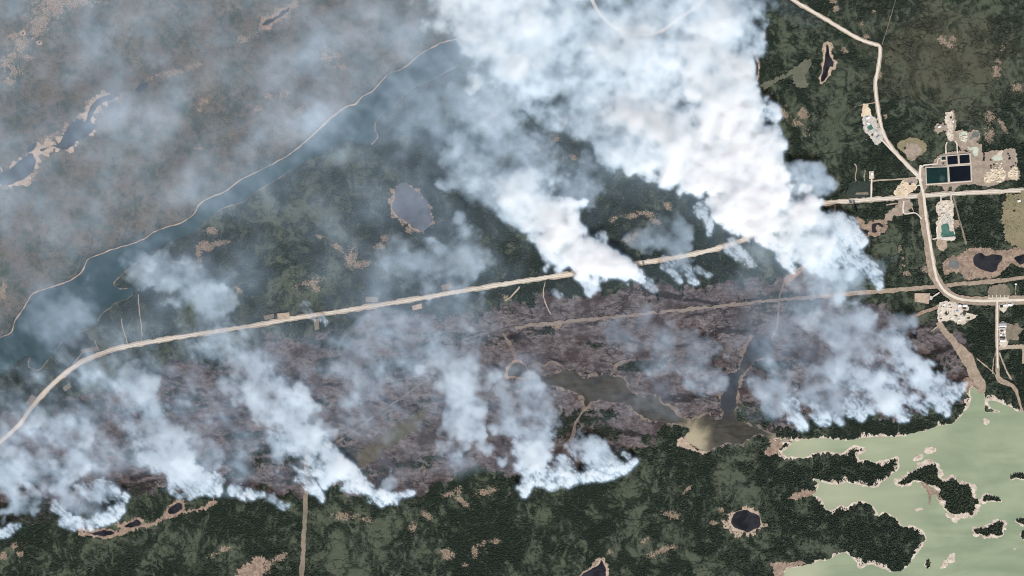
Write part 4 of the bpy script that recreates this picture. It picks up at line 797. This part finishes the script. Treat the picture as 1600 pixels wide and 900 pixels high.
# ------------------------------------------------------------------ smoke: real volumes, one per plume
sm = bpy.data.materials.new('smoke'); sm.use_nodes = True; sm.node_tree.nodes.clear(); t = NT(sm.node_tree)
vs = t.n('ShaderNodeVolumeScatter', {'Color': (.63, .81, 1, 1), 'Density': t.m('MULTIPLY', t.n('ShaderNodeAttribute', attribute_name='density').outputs['Fac'], .01), 'Anisotropy': 0.0})
t.L.new(vs.outputs[0], t.n('ShaderNodeOutputMaterial').inputs['Volume'])
def smoke_object(name, px0, py0, px1, py1, tau, base, thick, dz, label):
    """tau, base, thick: 2-D maps (row 0 = north). Density is a parabola between base and base+thick."""
    ny, nx = tau.shape; x0, y1 = W(px0, py0); x1, y0 = W(px1, py1)
    X, Y = np.meshgrid(np.linspace(x0, x1, nx), np.linspace(y0, y1, ny))
    me = bpy.data.meshes.new(name); me.vertices.add(nx * ny)
    me.vertices.foreach_set('co', np.stack([X, Y, base[::-1]], -1).astype('f').ravel())
    for k, a in (('tau', tau), ('base', base), ('thick', thick)):
        at = me.attributes.new(k, 'FLOAT', 'POINT'); at.data.foreach_set('value', a[::-1].astype('f').ravel())
    on = tau > 0
    zmax = float((base + thick)[on].max()); zmin = float(base[on].min())
    g = bpy.data.node_groups.new(name, 'GeometryNodeTree'); g.is_modifier = True
    g.interface.new_socket('Geometry', in_out='INPUT', socket_type='NodeSocketGeometry')
    g.interface.new_socket('Geometry', in_out='OUTPUT', socket_type='NodeSocketGeometry')
    k = NT(g); gi = k.n('NodeGroupInput'); go = k.n('NodeGroupOutput')
    sp = k.n('ShaderNodeSeparateXYZ', {0: k.n('GeometryNodeInputPosition').outputs[0]})
    ix = k.m('ROUND', k.m('MULTIPLY', k.m('SUBTRACT', sp.outputs[0], x0), (nx - 1) / (x1 - x0)))
    iy = k.m('ROUND', k.m('MULTIPLY', k.m('SUBTRACT', sp.outputs[1], y0), (ny - 1) / (y1 - y0)))
    idx = k.m('MULTIPLY_ADD', iy, float(nx), ix)
    def samp(nm):
        na = k.n('GeometryNodeInputNamedAttribute', {0: nm}, data_type='FLOAT')
        return k.n('GeometryNodeSampleIndex', {'Geometry': gi.outputs[0], 'Value': na.outputs[0], 'Index': idx}, data_type='FLOAT', clamp=True).outputs[0]
    th = samp('thick')
    u = k.m('MULTIPLY_ADD', k.m('DIVIDE', k.m('SUBTRACT', sp.outputs[2], samp('base')), th), 2.0, -1.0)
    prof = k.m('MULTIPLY', k.m('MAXIMUM', k.m('SUBTRACT', 1.0, k.m('MULTIPLY', u, u)), 0.0), 1.5)
    den = k.m('MULTIPLY', prof, k.m('DIVIDE', k.m('MULTIPLY', samp('tau'), 100.0), th))
    vc = k.n('GeometryNodeVolumeCube', {'Density': den, 'Min': (x0, y0, zmin), 'Max': (x1, y1, zmax), 'Resolution X': nx, 'Resolution Y': ny, 'Resolution Z': max(6, int((zmax - zmin) / dz))})
    st = k.n('GeometryNodeSetMaterial', {'Geometry': vc.outputs[0], 'Material': sm})
    k.L.new(st.outputs[0], go.inputs[0])
    o = link(name, me, sm); md = o.modifiers.new('smoke', 'NODES'); md.node_group = g
    return tag(o, label, kind='stuff')
KX, KY, KS = 1150, 706, 1.6
kx0, ky0 = -200.0, -199.6
_fbm = fbm
def fbm(nx, ny, *a): return np.pad(_fbm(1050, 600, *a), ((106, 0), (100, 0)), mode='wrap')     # periodic noise carried on beyond the frame
vy, vx = np.mgrid[0:KY, 0:KX]; QX = kx0 + vx * KS; QY = ky0 + vy * KS
WA = math.atan2(-.72, -.70)                                        # wind blows to the north-west
n_big = fbm(KX, KY, 75, 2.9, 61); n_mid = fbm(KX, KY, 30, 2.45, 62); n_fin = fbm(KX, KY, 10, 2.0, 63)
n_str = fbm(KX, KY, 6, 1.35, 64, 2.6, WA); n_wsp = fbm(KX, KY, 34, 1.9, 70, 1.6, WA); n_puf = np.abs(fbm(KX, KY, 26, 2.6, 65)); n_puf = (n_puf - n_puf.mean()) / n_puf.std()
w1x, w1y = fbm(KX, KY, 70, 2.3, 66), fbm(KX, KY, 70, 2.3, 67); w2x, w2y = fbm(KX, KY, 18, 2.1, 68), fbm(KX, KY, 18, 2.1, 69)
def stroke(tau, dots, warp, ragged, streak, soft):
    """soft tube through (x, y, radius, optical depth) dots, ragged by cloud noise; painted into tau"""
    segs = list(zip(dots[:-1], dots[1:])) if len(dots) > 1 else [(dots[0], dots[0])]
    for (ax, ay, ar, at), (bx, by, br, bt) in segs:
        m_ = max(ar, br) * 1.2 + 50 * warp
        i0, i1 = int(max(0, (min(ax, bx) - m_ - kx0) / KS)), int(min(KX, (max(ax, bx) + m_ - kx0) / KS + 1))
        j0, j1 = int(max(0, (min(ay, by) - m_ - ky0) / KS)), int(min(KY, (max(ay, by) + m_ - ky0) / KS + 1))
        if i1 <= i0 or j1 <= j0: continue
        c = np.s_[j0:j1, i0:i1]
        wa = warp * min(1.0, .35 + max(ar, br) / 60)
        X = QX[c] + wa * (12 * w1x[c] + 3.0 * w2x[c]); Y = QY[c] + wa * (12 * w1y[c] + 3.0 * w2y[c])
        st0 = streak; streak = st0 * min(1.0, 22.0 / max(ar, br)) if st0 > .5 else st0
        nz = (1 - streak) * (.75 * n_mid[c] + .25 * n_fin[c]) + streak * (.3 * n_mid[c] + .75 * n_str[c])
        dx, dy = bx - ax, by - ay; L2 = dx * dx + dy * dy
        s = np.clip(((X - ax) * dx + (Y - ay) * dy) / L2, 0, 1) if L2 else np.zeros_like(X)
        r = ar + (br - ar) * s; tv = at * (bt / at) ** s
        cc = np.clip(1 - ((X - ax - s * dx) ** 2 + (Y - ay - s * dy) ** 2) / (r * r * 1.25), 0, 1)
        a = sstep(.5 - soft, .5 + soft, cc + ragged * nz) * sstep(0, .3, cc)
        if st0 > .5:
            h_ = sstep(34, 12, r) * .62
            a = a * (1 - h_ + h_ * sstep(-.9, .7, .7 * n_str[c] + .6 * n_fin[c])) * (1 + .2 * h_ * np.clip(n_str[c], -1, 2))
        streak = st0
        tau[c] = np.maximum(tau[c], tv * a)
SOFT, CRISP = (1.0, .26, .12, .62), (.5, .46, .7, .45)
PL = {
 'great white smoke plume rising northwest over the highway': [
   (SOFT, [(1325,405,26,1.8),(1280,372,38,5),(1245,345,44,9),(1195,315,56,14),(1145,272,66,16),(1085,250,60,10),(1040,190,80,5),(1010,130,105,3.2),(950,85,112,2.2),(850,50,110,2.1),(765,10,95,3.0),(730,-110,100,2.6),(660,-195,110,2.2)]),
   (SOFT, [(1195,310,48,13),(1158,225,60,12),(1146,150,58,7),(1122,80,68,3.6),(1080,20,90,2.2),(1000,-90,110,2.0),(920,-190,120,1.8)]),
   (SOFT, [(1010,250,34,4),(955,218,40,2.0),(900,160,55,1.7),(820,90,80,2.0),(760,40,76,3.0)]),
   (SOFT, [(1000,20,110,1.8),(1120,0,80,1.8)]),
   (CRISP, [(1372,436,8,3.2),(1350,410,14,3),(1322,385,24,3.4)]), (CRISP, [(1378,443,5,3.4),(1364,428,7,3),(1350,414,9,2.4)]), (CRISP, [(1348,398,8,3.5),(1336,380,16,3),(1310,360,26,4)]),
   (CRISP, [(1234,420,7,4.5),(1220,394,14,5.5),(1206,358,26,8)]), (CRISP, [(1300,420,10,2),(1280,395,26,2.4)]),
   (SOFT, [(1340,440,34,.7),(1310,425,48,1.0),(1290,400,50,1.5)])],
 'second white plume leaning northwest across the highway': [
   (SOFT, [(972,426,13,7),(950,410,20,9),(922,396,30,12),(885,372,36,10),(846,332,46,4.8),(812,302,48,3.2),(768,286,46,1.4),(728,276,42,.9)]),
   (SOFT, [(830,290,40,2),(800,240,58,1.1),(752,195,60,.9)]), (SOFT, [(900,290,44,.7)]),
   (CRISP, [(1004,438,5,4),(990,428,8,5),(972,418,14,7)]), (CRISP, [(926,453,4,3.6),(922,440,6,4),(915,422,10,5)])],
 'thin ragged wisps between the two great plumes': [
   (CRISP, [(1066,436,6,2.4),(1050,424,8,1.8),(1042,412,12,1.2)]), (CRISP, [(1090,440,6,3.0),(1080,424,8,2.0),(1072,408,16,1.0)]), (CRISP, [(1108,428,5,2.0),(1094,418,7,1.4)]),
   (SOFT, [(1070,400,24,.9),(1045,375,32,.8),(1020,355,36,.4)]), (CRISP, [(1018,452,6,1.6),(1010,445,8,1.2)]), (CRISP, [(1176,418,6,3.2),(1160,405,12,2.4),(1146,388,16,1.6)]), (CRISP, [(1112,368,4,2.6),(1107,348,8,2.8),(1098,332,12,2.2)]), (CRISP, [(880,462,4,1.4),(868,452,6,.9)])],
 'small detached puff beside the great plume': [(SOFT, [(1268,284,28,1.4),(1256,264,22,1.2)]), (SOFT, [(1286,292,14,.6)]), (SOFT, [(1240,270,20,.7)])],
 'broad eastern smoke bank above the lake shore': [
   (CRISP, [(1500,608,9,2.6),(1484,614,20,3.2),(1452,606,34,2.8),(1420,580,34,2.0)]), (CRISP, [(1478,638,10,4),(1458,624,22,3.4),(1428,600,34,2.6),(1398,560,36,1.8),(1386,530,30,1.2)]), (CRISP, [(1415,650,12,4.2),(1400,632,24,3.2),(1372,606,34,2.2),(1338,578,36,1.6),(1325,545,34,1.0)]),
   (CRISP, [(1440,646,9,4),(1430,632,16,3.4),(1412,610,26,2.6)]), (SOFT, [(1420,515,22,1.1),(1395,500,22,.6)]), (SOFT, [(1330,540,40,1.0),(1290,485,46,1.0),(1250,455,44,.6)]), (SOFT, [(1222,628,24,1.2),(1192,606,24,.8)]), (SOFT, [(1290,610,40,.8)])],
 'row of four small smoke jets in the shore forest': [
   (CRISP, [(1262,668,6,4.6),(1246,664,13,4),(1238,640,16,1.8)]), (CRISP, [(1296,661,5,4.2),(1286,654,10,3),(1278,640,12,1.4)]), (CRISP, [(1312,657,5,3.6),(1304,650,7,1.8)]), (CRISP, [(1345,652,6,4.2),(1340,640,11,3.4),(1330,624,15,1.9)])],
 'central southern smoke front with a bright curved edge': [
   (CRISP, [(827,757,10,5),(834,740,20,4),(832,708,32,2.4),(848,678,28,1.4)]), (CRISP, [(987,722,6,4),(970,737,10,4.4),(930,746,12,4.4),(890,745,12,4.4),(850,743,15,4.6)]),
   (CRISP, [(955,732,16,2.6),(932,712,26,2.0),(905,692,24,1.0)]), (CRISP, [(980,716,5,2.6),(974,708,5,1.6)]), (SOFT, [(830,650,40,1.35),(818,620,26,.6)]), (CRISP, [(880,738,22,2.2)])],
 'mid-burn smoke column north of the southern front': [
   (SOFT, [(776,690,14,1.6),(756,670,32,1.7),(732,634,42,1.7),(738,595,36,1.7),(712,556,46,.9),(640,545,66,.6),(560,550,50,.4)]), (SOFT, [(706,682,28,1.4),(720,640,36,1.3)]), (SOFT, [(774,592,20,.9)]), (SOFT, [(1090,572,40,.75),(1040,540,44,.55),(990,520,36,.25)])],
 'southwestern plume trailing from a bright fire edge': [
   (CRISP, [(645,767,5,4.2),(624,775,9,4.8),(596,774,14,4.6),(556,758,20,4),(522,735,32,3.2),(480,702,38,2.6),(460,655,48,2.0),(418,622,48,1.4),(380,588,42,.9),(345,545,40,.45)]),
   (CRISP, [(506,780,5,4.6),(488,766,10,4),(476,744,20,2.8)]), (SOFT, [(496,660,26,1.2)]), (SOFT, [(610,745,16,.9)]), (CRISP, [(442,786,6,2.0),(424,780,9,1.2)]), (SOFT, [(420,712,22,1.2)]), (CRISP, [(560,772,10,4.4),(540,760,16,3.4)])],
 'smaller western plume above the fire edge': [
   (CRISP, [(412,777,6,4.2),(390,772,10,4.4),(368,762,13,2.6)]), (CRISP, [(332,768,10,3.4),(318,754,20,2.6),(282,746,28,2.2),(260,715,40,1.5),(232,668,50,1.2),(214,615,46,.8)]), (SOFT, [(310,705,30,.7)])],
 'westernmost smoke bank with a curled bright edge': [
   (CRISP, [(196,776,7,4.4),(186,793,11,4.4),(160,806,12,4.2),(128,816,12,3.6),(102,820,10,2.4)]), (CRISP, [(178,774,14,2.0),(150,765,22,1.4)]), (SOFT, [(128,772,26,1.1),(116,745,24,2.0),(100,720,22,1.0)]), (SOFT, [(102,670,30,1.35),(74,656,24,.7)]), (SOFT, [(30,775,32,1.5),(12,742,40,.9)]), (CRISP, [(104,803,9,2.4),(90,792,11,1.6)]), (SOFT, [(60,735,26,.6)])],
 'tiny smoke jet at the western margin': [(CRISP, [(32,822,7,3.6),(14,829,9,3.4),(0,832,8,3.4),(-12,826,10,2)])],
 'thin streak of smoke blowing across the highway': [(CRISP, [(508,503,4,3.2),(500,497,5,2),(490,488,7,1),(476,480,12,.6)])],
 'pale drifting smoke over the inlet and western highway': [
   (SOFT, [(345,500,40,.8),(310,480,46,1.0),(275,455,40,1.1),(235,435,38,.6)]), (SOFT, [(90,500,60,.3)]), (SOFT, [(700,410,56,.8),(640,395,50,.7)]), (SOFT, [(350,525,40,.7)])],
}
CTL = np.array([
 [.80,.62,.72,.62,.55,.65,.9,1.0,1.0,1.0,1.0,.8,.10,0,0,0,0],
 [.68,.78,.95,.68,.58,.78,.70,1.1,1.1,.8,.8,.6,.0,0,0,0,0],
 [.68,.78,.80,.70,.66,.80,.30,.85,.45,.5,.5,.4,.0,0,0,0,0],
 [.78,.68,.68,.68,.48,.36,.38,.25,.50,.18,.2,.3,.12,.0,0,0,0],
 [.45,.58,.62,.38,.24,.22,.42,.40,.08,.08,.08,.15,.40,.05,0,0,0],
 [.42,.58,.58,.60,.34,.28,.60,.45,.05,.08,.10,.06,.35,.25,.0,0,0],
 [.32,.55,.66,.36,.45,.34,.55,.40,.22,.05,.14,.06,.28,.30,.02,0,0],
 [.50,.52,.52,.34,.32,.06,.14,.28,.14,.0,0,0,.02,.02,0,0,0],
 [.03,.05,.0,0,0,0,0,0,0,0,0,0,0,0,0,0,0],
 [0]*17])
def bicubic(ctl, X, Y):
    x = np.clip(X / 100, 0, 15.999); y = np.clip(Y / 100, 0, 8.999); i = x.astype(int); j = y.astype(int); a = x - i; c = y - j
    a = a * a * (3 - 2 * a); c = c * c * (3 - 2 * c)
    return ctl[j, i] * (1 - a) * (1 - c) + ctl[j, i + 1] * a * (1 - c) + ctl[j + 1, i] * (1 - a) * c + ctl[j + 1, i + 1] * a * c
veil = bicubic(CTL, QX + 24 * w1x, QY + 24 * w1y) * np.exp(.30 * n_big + .12 * n_mid) * .51
veil = veil * np.exp(sstep(480, 580, QY) * (.40 * n_wsp + .1) + .08 * n_wsp)
_fx = [-60, 0, 100, 200, 280, 350, 420, 480, 560, 650, 740, 830, 900, 960, 1010, 1100, 1200, 1260, 1340, 1400, 1470, 1510, 1620]
_fy = [830, 824, 806, 784, 764, 770, 774, 776, 772, 766, 742, 754, 744, 730, 694, 660, 672, 660, 648, 650, 630, 590, 540]
front = np.interp(QX, _fx, _fy) + 6 * n_mid
veil *= sstep(6, -34, QY - front)
veil[veil < .02] = 0
sl = (slice(None, None, 2), slice(None, None, 2))
ve = veil[sl]; ny_, nx_ = ve.shape
smoke_object('smoke_veil', kx0, ky0, kx0 + (nx_ - 1) * 2 * KS, ky0 + (ny_ - 1) * 2 * KS, ve, np.full_like(ve, 60.), np.full_like(ve, 160.) * np.exp(.2 * n_big[sl]), 20, 'thin blue-grey smoke veil drifting over the northwest')
for lb, strokes in PL.items():
    tau = np.zeros((KY, KX)); srcs = []
    for (wp, rag, stk, soft), dots in strokes:
        stroke(tau, dots, wp, rag, stk, soft)
    tau0 = tau; tau = .82 * (.35 * blur(tau, 1) + .65 * tau) * np.exp(.20 * n_mid + .12 * n_wsp)
    tau[tau < .03] = 0
    yy, xx = np.nonzero(tau); y0_, y1_, x0_, x1_ = max(yy.min() - 2, 0), min(yy.max() + 3, KY), max(xx.min() - 2, 0), min(xx.max() + 3, KX)
    c = np.s_[y0_:y1_, x0_:x1_]; tt = tau[c]
    k = np.sqrt(np.clip(blur(tau0, 5)[c], 0, 9) / 9)
    th = np.clip((30 + 105 * k) * np.exp(.10 * n_big[c] + .03 * n_mid[c]), 18, 260)
    bs = 6 + 45 * sstep(0, 1, k) * 0 + 10 * np.ones_like(k)
    smoke_object('smoke_plume', QX[0, x0_], QY[y0_, 0], QX[0, x1_ - 1], QY[y1_ - 1, 0], tt, bs, th, 10, lb)
print('done', round(time.time() - T0, 1))
